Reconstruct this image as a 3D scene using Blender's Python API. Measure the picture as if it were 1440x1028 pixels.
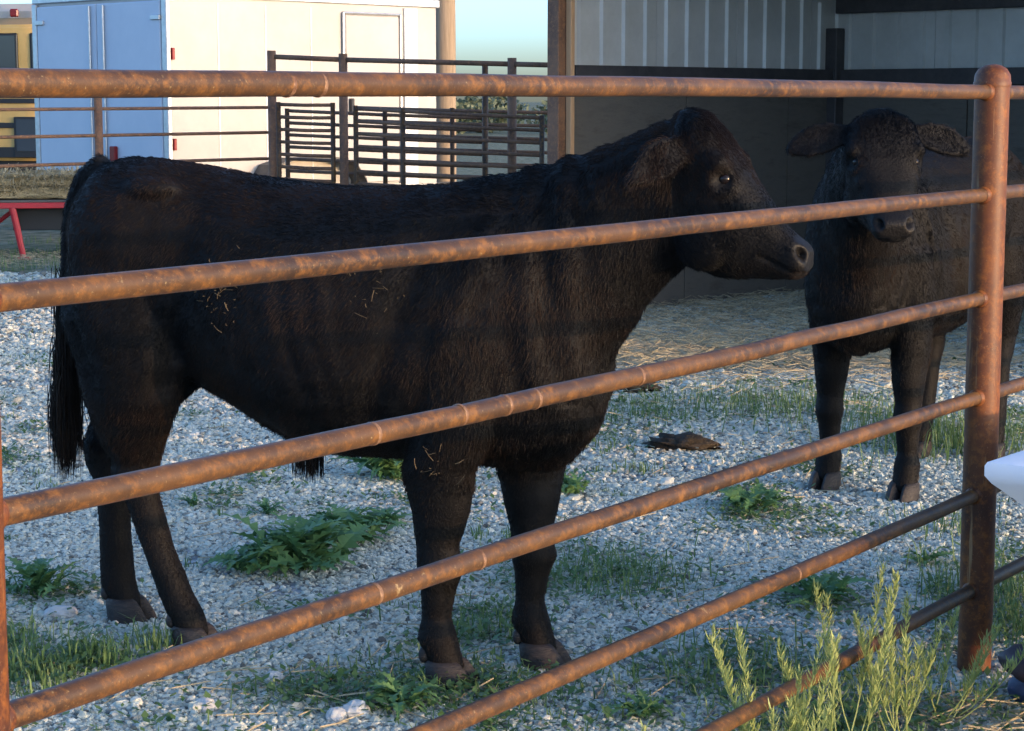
import bpy, bmesh, math, random
import numpy as np
from mathutils import Vector, Matrix
random.seed(7); rng = np.random.default_rng(11)
for o in list(bpy.data.objects): bpy.data.objects.remove(o)
SC = bpy.context.scene; C = SC.collection
R = math.radians
# ------------------------------------------------------------------ camera
PITCH = math.atan(373/2800)
cam = bpy.data.cameras.new('camera'); co = bpy.data.objects.new('camera', cam); C.objects.link(co)
cam.sensor_width = 36; cam.lens = 70.0; cam.clip_start = .05; cam.clip_end = 3000
co.location = (0, 0, 1.51); co.rotation_euler = (math.pi/2 - PITCH, 0, 0); SC.camera = co
# ------------------------------------------------------------------ sky, sun, exposure
SUN_AZ, SUN_EL = 124.0, 3.7            # degrees clockwise from +Y, elevation
w = bpy.data.worlds.new('World'); SC.world = w; w.use_nodes = True
nt = w.node_tree; bg = nt.nodes['Background']
sky = nt.nodes.new('ShaderNodeTexSky'); sky.sky_type = 'NISHITA'; sky.sun_disc = False
sky.sun_elevation = R(SUN_EL); sky.sun_rotation = R(SUN_AZ); sky.altitude = 200; sky.air_density = .5; sky.dust_density = 2.3; sky.ozone_density = 2.0
nt.links.new(sky.outputs[0], bg.inputs[0]); bg.inputs[1].default_value = .15
sl = bpy.data.lights.new('sun', 'SUN'); sl.energy = .50; sl.angle = R(.55); sl.color = (1, .55, .27)
so = bpy.data.objects.new('sun', sl); C.objects.link(so)
sd = Vector((math.sin(R(SUN_AZ))*math.cos(R(SUN_EL)), math.cos(R(SUN_AZ))*math.cos(R(SUN_EL)), math.sin(R(SUN_EL))))
so.rotation_euler = sd.to_track_quat('Z', 'Y').to_euler(); so.location = (8, -8, 6)
SC.view_settings.view_transform = 'Standard'; SC.view_settings.look = 'None'
SC.view_settings.exposure = 2.88; SC.view_settings.gamma = 1; SC.view_settings.use_curve_mapping = False
SC.render.engine = 'CYCLES'; SC.cycles.max_bounces = 5; SC.cycles.diffuse_bounces = 2; SC.cycles.glossy_bounces = 2; SC.cycles.transmission_bounces = 3; SC.cycles.transparent_max_bounces = 4

# ------------------------------------------------------------------ helpers
def tag(o, label=None, cat=None, group=None, kind=None):
    if label: o['label'] = label
    if cat: o['category'] = cat
    if group: o['group'] = group
    if kind: o['kind'] = kind
    return o
def empty(name, loc=(0, 0, 0), rz=0):
    o = bpy.data.objects.new(name, None); C.objects.link(o); o.location = loc; o.rotation_euler = (0, 0, rz); o.empty_display_size = .1
    return o
def mobj(name, V, F, mat, parent=None, smooth=False):
    me = bpy.data.meshes.new(name); me.from_pydata([tuple(map(float, v)) for v in V], [], [tuple(int(i) for i in f) for f in F]); me.update()
    if smooth: me.polygons.foreach_set('use_smooth', [True]*len(me.polygons))
    if mat: me.materials.append(mat)
    o = bpy.data.objects.new(name, me); C.objects.link(o)
    if parent: o.parent = parent
    return o
def dup(src, name=None, parent=None, loc=None, rot=None):
    o = src.copy(); C.objects.link(o)
    if parent: o.parent = parent
    if loc is not None: o.location = loc
    if rot is not None: o.rotation_euler = rot
    return o
class MB:
    def __init__(s): s.V = []; s.F = []
    def add(s, V, F):
        n = len(s.V); s.V += [tuple(v) for v in V]; s.F += [tuple(i+n for i in f) for f in F]; return s
    def box(s, c, d, ax=None, ch=0.0):
        """box centre c, full sizes d, axes ax (3x3 rows), chamfer ch"""
        A = np.eye(3) if ax is None else np.array(ax, float); c = np.array(c, float); h = np.array(d, float)/2
        if ch <= 0:
            P = [c + (i*h[0])*A[0] + (j*h[1])*A[1] + (k*h[2])*A[2] for i in (-1, 1) for j in (-1, 1) for k in (-1, 1)]
            return s.add(P, [(0,1,3,2),(4,6,7,5),(0,4,5,1),(2,3,7,6),(0,2,6,4),(1,5,7,3)])
        bm = bmesh.new(); bmesh.ops.create_cube(bm, size=2)
        for v in bm.verts: v.co = Vector((v.co.x*h[0], v.co.y*h[1], v.co.z*h[2]))
        bmesh.ops.bevel(bm, geom=list(bm.edges), offset=ch, segments=1, affect='EDGES')
        P = [c + v.co.x*A[0] + v.co.y*A[1] + v.co.z*A[2] for v in bm.verts]
        F = [[v.index for v in f.verts] for f in bm.faces]; bm.free()
        return s.add(P, F)
    def tube(s, path, rad, n=12, cap=True, seed=None):
        path = [np.array(p, float) for p in path]
        if not hasattr(rad, '__len__'): rad = [rad]*len(path)
        m = len(path); V = []; F = []; ref = None
        for i in range(m):
            t = path[min(i+1, m-1)] - path[max(i-1, 0)]; t /= np.linalg.norm(t)+1e-9
            if ref is None: ref = np.array((0, 0, 1.)) if abs(t[2]) < .9 else np.array((1., 0, 0))
            a = np.cross(t, ref); a /= np.linalg.norm(a)+1e-9; b = np.cross(a, t); ref = b
            for k in range(n):
                q = 2*math.pi*k/n; V.append(path[i] + rad[i]*(math.cos(q)*a + math.sin(q)*b))
        for i in range(m-1):
            for k in range(n): F.append((i*n+k, i*n+(k+1) % n, (i+1)*n+(k+1) % n, (i+1)*n+k))
        if cap: F.append(tuple(range(n))[::-1]); F.append(tuple((m-1)*n+k for k in range(n)))
        return s.add(V, F)
    def build(s, name, mat, parent=None, smooth=False): return mobj(name, s.V, s.F, mat, parent, smooth)
def smooth_angle(o, a=40):
    me = o.data; me.polygons.foreach_set('use_smooth', [True]*len(me.polygons))
    try: me.set_sharp_from_angle(angle=R(a))
    except Exception: pass
    return o

# ------------------------------------------------------------------ materials
def M(name, cols, rough=.7, scale=6.0, metal=0.0, bump=0.0, bscale=None, detail=6, stretch=(1, 1, 1), spec=.4, lo=.35, hi=.65):
    m = bpy.data.materials.new(name); m.use_nodes = True; t = m.node_tree; b = t.nodes['Principled BSDF']
    b.inputs['Roughness'].default_value = rough; b.inputs['Metallic'].default_value = metal
    b.inputs['Specular IOR Level'].default_value = spec
    cols = [tuple(c)+(1,) for c in cols]
    if len(cols) == 1: b.inputs['Base Color'].default_value = cols[0]
    tc = t.nodes.new('ShaderNodeTexCoord'); mp = t.nodes.new('ShaderNodeMapping'); mp.inputs['Scale'].default_value = stretch
    t.links.new(tc.outputs['Object'], mp.inputs[0])
    if len(cols) > 1:
        n = t.nodes.new('ShaderNodeTexNoise'); n.inputs['Scale'].default_value = scale; n.inputs['Detail'].default_value = detail; n.inputs['Roughness'].default_value = .74
        r = t.nodes.new('ShaderNodeValToRGB'); e = r.color_ramp.elements
        e[0].position = lo; e[0].color = cols[0]; e[1].position = hi; e[1].color = cols[-1]
        for i, c in enumerate(cols[1:-1]):
            x = e.new(lo + (hi-lo)*(i+1)/(len(cols)-1)); x.color = c
        t.links.new(mp.outputs[0], n.inputs['Vector']); t.links.new(n.outputs['Fac'], r.inputs[0]); t.links.new(r.outputs[0], b.inputs['Base Color'])
    if bump > 0:
        n2 = t.nodes.new('ShaderNodeTexNoise'); n2.inputs['Scale'].default_value = bscale or scale*4; n2.inputs['Detail'].default_value = 5
        bp = t.nodes.new('ShaderNodeBump'); bp.inputs['Strength'].default_value = bump; bp.inputs['Distance'].default_value = .01
        t.links.new(mp.outputs[0], n2.inputs['Vector']); t.links.new(n2.outputs['Fac'], bp.inputs['Height']); t.links.new(bp.outputs[0], b.inputs['Normal'])
    return m
def rustmat(name, c_dark, c_mid, c_hot, c_worn, rough=.5, patch=4.5):
    m = bpy.data.materials.new(name); m.use_nodes = True; t = m.node_tree; N = t.nodes; L = t.links; b = N['Principled BSDF']; b.inputs['Specular IOR Level'].default_value = .34
    tc = N.new('ShaderNodeTexCoord')
    def noise(sc, det, ro, st=(1, 1, 1)):
        mp = N.new('ShaderNodeMapping'); mp.inputs['Scale'].default_value = st; n = N.new('ShaderNodeTexNoise'); n.inputs['Scale'].default_value = sc; n.inputs['Detail'].default_value = det; n.inputs['Roughness'].default_value = ro
        L.new(tc.outputs['Object'], mp.inputs[0]); L.new(mp.outputs[0], n.inputs['Vector']); return n.outputs['Fac']
    def ramp(f, a, b_):
        r = N.new('ShaderNodeMapRange'); r.inputs['From Min'].default_value = a; r.inputs['From Max'].default_value = b_; L.new(f, r.inputs[0]); return r.outputs[0]
    def mix(f, x, y):
        k = N.new('ShaderNodeMix'); k.data_type = 'RGBA'; L.new(f, k.inputs[0])
        for s_, v in ((6, x), (7, y)):
            if isinstance(v, tuple): k.inputs[s_].default_value = v+(1,)
            else: L.new(v, k.inputs[s_])
        return k.outputs[2]
    fine = noise(170, 4, .7); big = noise(patch, 6, .62); med = noise(38, 9, .76)
    c = mix(ramp(big, .38, .62), c_dark, c_mid); c = mix(ramp(med, .48, .66), c, c_hot); c = mix(ramp(fine, .62, .74), c, c_worn); c = mix(ramp(noise(60, 9, .8), .60, .70), c, c_dark)
    c = mix(ramp(noise(5, 5, .6, (9, 9, .6)), .62, .70), c, c_worn) if 'post' in name else mix(ramp(noise(9, 7, .75), .66, .70), c, c_worn)
    L.new(c, b.inputs['Base Color']); r = N.new('ShaderNodeMapRange'); r.inputs['To Min'].default_value = rough-.16; r.inputs['To Max'].default_value = rough+.2; L.new(med, r.inputs[0]); L.new(r.outputs[0], b.inputs['Roughness'])
    bp = N.new('ShaderNodeBump'); bp.inputs['Strength'].default_value = .35; bp.inputs['Distance'].default_value = .0015; L.new(fine, bp.inputs['Height']); L.new(bp.outputs[0], b.inputs['Normal'])
    return m
rust = rustmat('rust_pipe', (.032,.017,.009), (.080,.038,.013), (.175,.075,.016), (.25,.18,.085), .48)
rust_post = rustmat('rust_post', (.048,.016,.007), (.13,.039,.009), (.215,.070,.012), (.26,.15,.07), .5, 3.2)
rust_dark = rustmat('rust_dark', (.11,.058,.036), (.19,.098,.055), (.28,.13,.06), (.32,.2,.12), .65)
weldm = M('weld', [(.13,.06,.028), (.24,.14,.075)], .5, 60, .2, .3, 120)
shed_metal = M('shed_metal', [(.50,.51,.48), (.60,.61,.58)], .45, 2, .15, .03, 20)
shed_dark = M('shed_frame', [(.045,.043,.046), (.075,.07,.07)], .55, 8, .1, .05)
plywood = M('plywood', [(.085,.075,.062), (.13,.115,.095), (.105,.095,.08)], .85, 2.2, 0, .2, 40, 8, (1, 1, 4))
white_paint = M('white_paint', [(.34,.325,.30), (.39,.375,.35)], .38, 1.3, 0, .0)
shaded_door = M('shaded_door', [(.46,.52,.60), (.52,.57,.64)], .4, 1.0)  # blue of the skylit shade put into the white doors' colour
alu = M('aluminium', [(.42,.43,.44), (.55,.56,.57)], .38, 14, .75)
black_rub = M('black_rubber', [(.018,.018,.018), (.035,.034,.032)], .8, 20, 0, .2)
red_paint = M('red_paint', [(.52,.025,.035), (.42,.03,.035)], .42, 7, 0, .05)
red_lens = M('red_lens', [(.20,.012,.012)], .25)
yellow_paint = M('yellow_paint', [(.60,.38,.13), (.52,.32,.10)], .42, 3)
black_paint = M('black_paint', [(.02,.02,.022)], .45)
glass = M('dark_glass', [(.03,.045,.06)], .08, spec=.8)
hay = M('hay', [(.10,.07,.03), (.44,.34,.18), (.22,.16,.08)], .9, 26, 0, 1.0, 60, 10, (1, 2, 2), lo=.40, hi=.60)
strawm = M('straw', [(.26,.21,.12), (.42,.35,.22)], .7, 15)
straw_dull = M('straw_dull', [(.045,.032,.016), (.12,.088,.042)], .8, 40)
cloth = M('tablecloth', [(.74,.75,.78), (.79,.80,.82)], .75, 3, 0, .05, 40)
polem = M('pole_wood', [(.20,.15,.10), (.29,.22,.15)], .85, 5, 0, .4, 30, 8, (6, 6, .4))
jamb_sun = M('jamb_sun', [(.42,.24,.12), (.52,.32,.17)], .75, 6, 0, .2, 40, 8, (5, 5, .5))  # orange-tan stands in for low sun on the shed jamb
dung = M('manure', [(.016,.012,.008), (.05,.036,.022)], .9, 20, 0, .8, 60)
hoofm = M('hoof', [(.012,.010,.010), (.034,.027,.023)], .6, 25, 0, .4, 80, 6, (1, 1, 4))
eyem = M('eye', [(.008,.005,.004)], .16, spec=.28)
sackm = M('sack', [(.035,.022,.03), (.075,.05,.055)], .55, 9, 0, .3, 30)
sackb = M('sack_blue', [(.03,.045,.10), (.06,.08,.15)], .5, 9, 0, .2, 30)
def leafmat(name, c0, c1):
    m = bpy.data.materials.new(name); m.use_nodes = True; t = m.node_tree; b = t.nodes['Principled BSDF']
    b.inputs['Roughness'].default_value = .55; b.inputs['Specular IOR Level'].default_value = .35
    at = t.nodes.new('ShaderNodeAttribute'); at.attribute_name = 'tint'
    mx = t.nodes.new('ShaderNodeMix'); mx.data_type = 'RGBA'; mx.inputs[6].default_value = c0+(1,); mx.inputs[7].default_value = c1+(1,)
    t.links.new(at.outputs['Fac'], mx.inputs[0]); t.links.new(mx.outputs[2], b.inputs['Base Color'])
    tr = t.nodes.new('ShaderNodeBsdfTranslucent'); t.links.new(mx.outputs[2], tr.inputs[0])
    ms = t.nodes.new('ShaderNodeMixShader'); ms.inputs[0].default_value = .3
    out = t.nodes['Material Output']; t.links.new(b.outputs[0], ms.inputs[1]); t.links.new(tr.outputs[0], ms.inputs[2]); t.links.new(ms.outputs[0], out.inputs[0])
    return m
weed_leaf = leafmat('weed_leaf', (.07,.165,.06), (.16,.28,.10))
grass_leaf = leafmat('grass_leaf', (.06,.13,.04), (.18,.26,.09))
tall_leaf = leafmat('tall_leaf', (.20,.28,.08), (.42,.46,.16))
tree_leaf = leafmat('tree_leaf', (.08,.10,.06), (.16,.18,.10))
def tinted(name, V, F, tint, mat, parent=None):
    me = bpy.data.meshes.new(name); V = np.asarray(V, np.float32)
    me.from_pydata(V.tolist(), [], F); a = me.attributes.new('tint', 'FLOAT', 'POINT'); a.data.foreach_set('value', np.asarray(tint, np.float32)); me.update(); me.materials.append(mat)
    o = bpy.data.objects.new(name, me); C.objects.link(o)
    if parent: o.parent = parent
    return o

# ------------------------------------------------------------------ ground
def ground_mat():
    m = bpy.data.materials.new('ground'); m.use_nodes = True; t = m.node_tree; N = t.nodes; L = t.links; b = N['Principled BSDF']; b.inputs['Roughness'].default_value = .9; b.inputs['Specular IOR Level'].default_value = .2
    tc = N.new('ShaderNodeTexCoord')
    vo = N.new('ShaderNodeTexVoronoi'); vo.inputs['Scale'].default_value = 38; L.new(tc.outputs['Object'], vo.inputs['Vector'])
    rp = N.new('ShaderNodeValToRGB'); e = rp.color_ramp.elements; e[0].color = (.16,.16,.155,1); e[1].color = (.46,.46,.45,1); e[1].position = .75
    sp = N.new('ShaderNodeSeparateColor'); L.new(vo.outputs['Color'], sp.inputs[0]); L.new(sp.outputs[0], rp.inputs[0])
    n = N.new('ShaderNodeTexNoise'); n.inputs['Scale'].default_value = .9; n.inputs['Detail'].default_value = 8; n.inputs['Roughness'].default_value = .7; L.new(tc.outputs['Object'], n.inputs['Vector'])
    r2 = N.new('ShaderNodeValToRGB'); e = r2.color_ramp.elements; e[0].position = .42; e[0].color = (0,0,0,1); e[1].position = .62; e[1].color = (1,1,1,1); L.new(n.outputs['Fac'], r2.inputs[0])
    mx = N.new('ShaderNodeMix'); mx.data_type = 'RGBA'; mx.inputs[7].default_value = (.10,.085,.06,1); L.new(rp.outputs[0], mx.inputs[6])
    ma = N.new('ShaderNodeMath'); ma.operation = 'MULTIPLY'; ma.inputs[1].default_value = .55; L.new(r2.outputs[0], ma.inputs[0]); L.new(ma.outputs[0], mx.inputs[0])
    # beyond the yard: rough grass
    sx = N.new('ShaderNodeSeparateXYZ'); L.new(tc.outputs['Object'], sx.inputs[0])
    n3 = N.new('ShaderNodeTexNoise'); n3.inputs['Scale'].default_value = .5; n3.inputs['Detail'].default_value = 7; L.new(tc.outputs['Object'], n3.inputs['Vector'])
    ad = N.new('ShaderNodeMath'); ad.operation = 'MULTIPLY_ADD'; ad.inputs[1].default_value = 14; L.new(n3.outputs['Fac'], ad.inputs[0]); L.new(sx.outputs[1], ad.inputs[2])
    mr = N.new('ShaderNodeMapRange'); mr.inputs['From Min'].default_value = 22.5; mr.inputs['From Max'].default_value = 26; L.new(ad.outputs[0], mr.inputs[0])
    n4 = N.new('ShaderNodeTexNoise'); n4.inputs['Scale'].default_value = 6; n4.inputs['Detail'].default_value = 9; L.new(tc.outputs['Object'], n4.inputs['Vector'])
    r4 = N.new('ShaderNodeValToRGB'); e = r4.color_ramp.elements; e[0].position = .35; e[0].color = (.07,.085,.04,1); e[1].position = .65; e[1].color = (.24,.22,.14,1); L.new(n4.outputs['Fac'], r4.inputs[0])
    m2 = N.new('ShaderNodeMix'); m2.data_type = 'RGBA'; L.new(mr.outputs[0], m2.inputs[0]); L.new(mx.outputs[2], m2.inputs[6]); L.new(r4.outputs[0], m2.inputs[7])
    L.new(m2.outputs[2], b.inputs['Base Color'])
    bp = N.new('ShaderNodeBump'); bp.inputs['Strength'].default_value = .6; bp.inputs['Distance'].default_value = .02; L.new(vo.outputs['Distance'], bp.inputs['Height']); L.new(bp.outputs[0], b.inputs['Normal'])
    return m
g = mobj('ground', [(-1500, -1500, 0), (1500, -1500, 0), (1500, 1500, 0), (-1500, 1500, 0)], [(0, 1, 2, 3)], ground_mat()); tag(g, kind='structure')

# gravel: loose stones, instanced on points
def gravel():
    P = []; S = []
    y = 3.0
    while y < 17.5:
        s = .0108*max(1.0, (y/6.5)**.85)
        x0, x1 = -.30*y-.9, .30*y+.9
        n = int((x1-x0)/s); xs = np.linspace(x0, x1, n) + rng.uniform(-.5, .5, n)*s
        ys = y + rng.uniform(-.5, .5, n)*s
        P.append(np.stack([xs, ys, np.zeros(n)], 1)); S.append(np.full(n, s)); y += s
    P = np.concatenate(P); S = np.concatenate(S)
    def nz(P, f, a): return np.sin(P[:, 0]*f+a)*np.cos(P[:, 1]*f*1.2+a*2.1)+.6*np.sin(P[:, 0]*f*2.3+P[:, 1]*f*1.9+a)
    keep = (nz(P, 1.9, .4)+.9*nz(P, 5.1, 2.)+.5*nz(P, 13., 1.) < 1.5) | (rng.random(len(P)) < .35)
    # hay strewn ground before the shed: fewer stones show
    far = np.clip((P[:, 1]-10.2)/2.5, 0, 1); keep &= rng.random(len(P)) > far*.55
    P = P[keep]; S = S[keep]; n = len(P)
    r = S*rng.lognormal(-.52, .27, n); big = rng.random(n) < .005; r[big] *= rng.uniform(1.4, 2.0, big.sum())
    sc = np.stack([r*rng.uniform(.8, 1.3, n), r*rng.uniform(.8, 1.3, n), r*rng.uniform(.55, .9, n)], 1)
    P[:, 2] = sc[:, 2]*rng.uniform(-.05, .75, n)
    rot = np.stack([rng.uniform(-.4, .4, n), rng.uniform(-.4, .4, n), rng.uniform(0, 6.28, n)], 1)
    me = bpy.data.meshes.new('gravel'); me.vertices.add(n); me.vertices.foreach_set('co', P.astype(np.float32).ravel())
    for nm, arr in (('scl', sc), ('rot', rot)):
        a = me.attributes.new(nm, 'FLOAT_VECTOR', 'POINT'); a.data.foreach_set('vector', arr.astype(np.float32).ravel())
    a = me.attributes.new('vid', 'INT', 'POINT'); a.data.foreach_set('value', rng.integers(0, 6, n).astype(np.int32))
    m = bpy.data.materials.new('gravel'); m.use_nodes = True; t = m.node_tree; b = t.nodes['Principled BSDF']; b.inputs['Roughness'].default_value = .85; b.inputs['Specular IOR Level'].default_value = .25
    oi = t.nodes.new('ShaderNodeObjectInfo'); rp = t.nodes.new('ShaderNodeValToRGB'); e = rp.color_ramp.elements
    e[0].position = 0; e[0].color = (.10,.10,.088,1); e[1].position = 1; e[1].color = (.70,.70,.60,1)
    for p, c in ((.09, (.24,.247,.21)), (.28, (.43,.443,.375)), (.75, (.53,.545,.46)), (.9, (.62,.61,.51)), (.95, (.50,.45,.35))): x = e.new(p); x.color = c+(1,)
    t.links.new(oi.outputs['Random'], rp.inputs[0]); t.links.new(rp.outputs[0], b.inputs['Base Color'])
    o = bpy.data.objects.new('gravel', me); C.objects.link(o); me.materials.append(m)
    ng = bpy.data.node_groups.new('gravel', 'GeometryNodeTree'); ng.interface.new_socket('Geometry', in_out='INPUT', socket_type='NodeSocketGeometry'); ng.interface.new_socket('Geometry', in_out='OUTPUT', socket_type='NodeSocketGeometry')
    N = ng.nodes; L = ng.links; gi = N.new('NodeGroupInput'); go = N.new('NodeGroupOutput'); jn = N.new('GeometryNodeJoinGeometry')
    for k in range(6):
        ic = N.new('GeometryNodeMeshIcoSphere'); ic.inputs['Subdivisions'].default_value = 2
        sp = N.new('GeometryNodeSetPosition'); no = N.new('ShaderNodeTexNoise'); no.noise_dimensions = '4D'; no.inputs['W'].default_value = k*3.7; no.inputs['Scale'].default_value = 1.15; no.inputs['Detail'].default_value = 1
        vs = N.new('ShaderNodeVectorMath'); vs.operation = 'SUBTRACT'; vs.inputs[1].default_value = (.5, .5, .5); vm = N.new('ShaderNodeVectorMath'); vm.operation = 'SCALE'; vm.inputs['Scale'].default_value = 1.9
        L.new(no.outputs['Color'], vs.inputs[0]); L.new(vs.outputs[0], vm.inputs[0]); L.new(vm.outputs[0], sp.inputs['Offset']); L.new(ic.outputs[0], sp.inputs[0])
        sm = N.new('GeometryNodeSetMaterial'); sm.inputs['Material'].default_value = m; L.new(sp.outputs[0], sm.inputs[0])
        gt = N.new('GeometryNodeGeometryToInstance'); L.new(sm.outputs[0], gt.inputs[0]); L.new(gt.outputs[0], jn.inputs[0])
    ip = N.new('GeometryNodeInstanceOnPoints'); L.new(gi.outputs[0], ip.inputs['Points']); L.new(jn.outputs[0], ip.inputs['Instance']); ip.inputs['Pick Instance'].default_value = True
    def attr(nm, ty):
        a = N.new('GeometryNodeInputNamedAttribute'); a.data_type = ty; a.inputs[0].default_value = nm; return a.outputs[0]
    L.new(attr('vid', 'INT'), ip.inputs['Instance Index']); L.new(attr('scl', 'FLOAT_VECTOR'), ip.inputs['Scale'])
    L.new(attr('rot', 'FLOAT_VECTOR'), ip.inputs['Rotation']); L.new(ip.outputs[0], go.inputs[0])
    md = o.modifiers.new('gravel', 'NODES'); md.node_group = ng
    tag(o, 'loose pale limestone gravel covering the yard', 'gravel', kind='stuff'); return o
gravel()

# ------------------------------------------------------------------ near pipe fence
FD = np.array((1.865, 2.73, 0)); FD /= np.linalg.norm(FD)
PR = np.array((1.235, 5.17, 0)); PL = np.array((-.667, 2.386, 0))
RH = [1.53, 1.269, 1.001, .74, .48, .226]
fence = empty('pipe_fence', (float(PR[0]), float(PR[1]), 0))
tag(fence, 'rusty welded pipe fence with six rails running across the foreground', 'fence')
def fpart(mb, name, mat, par=None, smooth=True):
    b = np.array(fence.location); o = mb.build(name, mat, par or fence, False)
    if smooth: smooth_angle(o)
    return o
def F_(P): return np.array(P) - np.array((PR[0], PR[1], 0))
def fence_post(P, h, capped=True):
    m = MB(); zs = np.linspace(-.3, h, 9); m.tube([F_(P)+np.array((rng.normal(0, .0008), rng.normal(0, .0008), z)) for z in zs], .0445, 28)
    p = fpart(m, 'post', rust_post)
    if capped:
        m = MB(); prof = [(0, .0475), (.010, .0485), (.014, .0465), (.03, .045), (.045, .036), (.054, .021), (.057, .006)]
        m.tube([F_(P)+np.array((0, 0, h-.02+a)) for a, _ in prof], [r for _, r in prof], 28); fpart(m, 'post_cap', rust_post, p)
    return p
PN = PR + FD*3.36
fence_post(PR, 1.565); fence_post(PL, 1.565); fence_post(PN, 1.565)
WELD = {0: [.53, .60], 1: [], 2: [1.52, 1.17, .95, .72, 1.08], 3: [1.0, .72], 4: [2.2]}
for i, h in enumerate(RH):
    for (A, B, near) in ((PL, PR, True), (PR, PN, False)):
        d = (B-A); ln = np.linalg.norm(d); d /= ln
        ss = np.linspace(.043, ln-.043, 14); sag = .006*math.sin(i*2.1+near)
        pts = [F_(A)+d*s_+np.array((0, 0, h+sag*math.sin(math.pi*s_/ln)+rng.normal(0, .0007))) for s_ in ss]
        m = MB(); m.tube(pts, .0179 if i else .0183, 20); rl = fpart(m, 'rail', rust)
        for e_ in (pts[0], pts[-1]):
            m = MB(); sg = 1 if e_ is pts[0] else -1
            m.tube([e_-d*sg*.004, e_+d*sg*.003, e_+d*sg*.010], [.0230, .0230, .0186], 20); fpart(m, 'weld_bead', weldm if False else rust_post, rl)
        if near:
            for s_ in WELD.get(i, []):
                c = F_(A)+d*(s_+.077)+np.array((0, 0, h+sag*math.sin(math.pi*s_/ln))); m = MB()
                m.tube([c-d*.004, c-d*.0015, c+d*.0015, c+d*.004], [.0181, .0189, .0189, .0181], 20); fpart(m, 'weld_bead', weldm, rl)

# ------------------------------------------------------------------ shed
D1 = np.array((.7071, .7071, 0)); D2 = np.array((.7071, -.7071, 0)); UP = np.array((0, 0, 1.))
SJ = np.array((.316, 13.76, 0)); SL, SW = 3.19, 5.6
shed = empty('open_shed', (0, 0, 0)); tag(shed, 'open fronted steel livestock shed with ribbed grey walls behind the cattle', 'shed')
def rtop(t): return 2.86-.2*t
GZ0, GZ1 = 1.625, 1.75
def rib_panel(origin, dirv, nrm, t0, width, zfun):
    """ribbed sheet: trapezoid ribs every 0.23 m"""
    prof = []; x = 0
    while x < width-1e-6:
        for a, dpt in ((0, 0), (.085, 0), (.098, .022), (.132, .022), (.145, 0)):
            if x+a <= width: prof.append((x+a, dpt))
        x += .23
    prof.append((width, 0)); V = []; F = []
    for a, dp in prof:
        t = t0+a
        for z in (GZ1-.07, zfun(t)): V.append(origin+dirv*t+nrm*dp+UP*z)
        for z in (GZ1-.07, zfun(t)): V.append(origin+dirv*t+nrm*(dp-.004)+UP*z)
    n = len(prof)
    for i in range(n-1):
        a = i*4; b = a+4
        F += [(a, b, b+1, a+1), (a+2, a+3, b+3, b+2), (a+1, b+1, b+3, a+3), (a, a+2, b+2, b)]
    F += [(0, 1, 3, 2), ((n-1)*4, (n-1)*4+2, (n-1)*4+3, (n-1)*4+1)]
    mobj('metal_sheet', V, F, shed_metal, shed)
t = .10
while t < SL-.02:
    rib_panel(SJ, D1, D2, t, min(.916, SL-t), lambda q: rtop(q)); t += .92
BC = SJ+D1*SL
t = 0.0
while t < SW-.02:
    rib_panel(BC, D2, -D1, t+.005, min(.916, SW-t-.01), lambda q: rtop(SL)); t += .92
def plank_run(origin, dirv, nrm, length, zt):
    t = .02; 
    while t < length-.05:
        wv = min(1.21, length-t-.02)
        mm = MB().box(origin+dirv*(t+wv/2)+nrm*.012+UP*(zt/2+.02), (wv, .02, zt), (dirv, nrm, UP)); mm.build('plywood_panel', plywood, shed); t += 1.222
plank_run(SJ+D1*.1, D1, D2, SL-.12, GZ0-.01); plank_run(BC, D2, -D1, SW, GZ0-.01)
for (o_, dv, nr, ln) in ((SJ+D1*.1, D1, D2, SL-.12), (BC+D2*.06, D2, -D1, SW-.1)):
    MB().box(o_+dv*ln/2+nr*.045+UP*((GZ0+GZ1)/2), (ln, .06, GZ1-GZ0), (dv, nr, UP), .004).build('girt', shed_dark, shed)
MB().box(BC+D2*SW/2-D1*.045+UP*(rtop(SL)+.035), (SW-.1, .08, .14), (D2, D1, UP), .004).build('eave_beam', shed_dark, shed)
for k, (P, hh) in enumerate(((SJ, rtop(0)), (SJ+D2*SW, rtop(0)), (BC+D2*.05-D1*.08, rtop(SL)-.15), (BC+D2*SW-D1*.1, rtop(SL)-.15))):
    MB().box(P+UP*hh/2, (.11, .11, hh), (D1, D2, UP), .006).build('post', rust_dark if k < 2 else shed_dark, shed)
MB().box(SJ+D2*.085+D1*.03+UP*1.4, (.04, .05, 2.8), (D1, D2, UP), .004).build('sunlit_jamb_strip', jamb_sun, shed)  # added strip, the jamb's sunlit edge given as colour
MB().box(SJ+D2*SW/2+UP*(rtop(0)+.09), (.1, SW+.1, .18), (D1, D2, UP), .005).build('header_beam', shed_dark, shed)
def gable(name, base, th):
    V = []
    for o_ in (0, th):
        for t_, z in ((.06, 0), (SL+.05, 0), (SL+.05, rtop(SL+.05)+.19), (.06, rtop(.06)+.19)): V.append(base+D2*o_+D1*t_+UP*z)
    mobj(name, V, [(0, 1, 2, 3), (7, 6, 5, 4), (0, 4, 5, 1), (1, 5, 6, 2), (2, 6, 7, 3), (3, 7, 4, 0)], shed_metal, shed)
gable('outer_wall', SJ-D2*.035, .006)
gable('side_wall', SJ+D2*(SW+.02), .02)
MB().box(BC+D2*SW/2+D1*.04+UP*(rtop(SL)+.18)/2, (SW+.04, .006, rtop(SL)+.18), (D2, D1, UP)).build('outer_wall', shed_metal, shed)
sl_ax = D1*math.cos(.198)-UP*math.sin(.198); sl_n = np.cross(sl_ax, -D2)*-1
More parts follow.
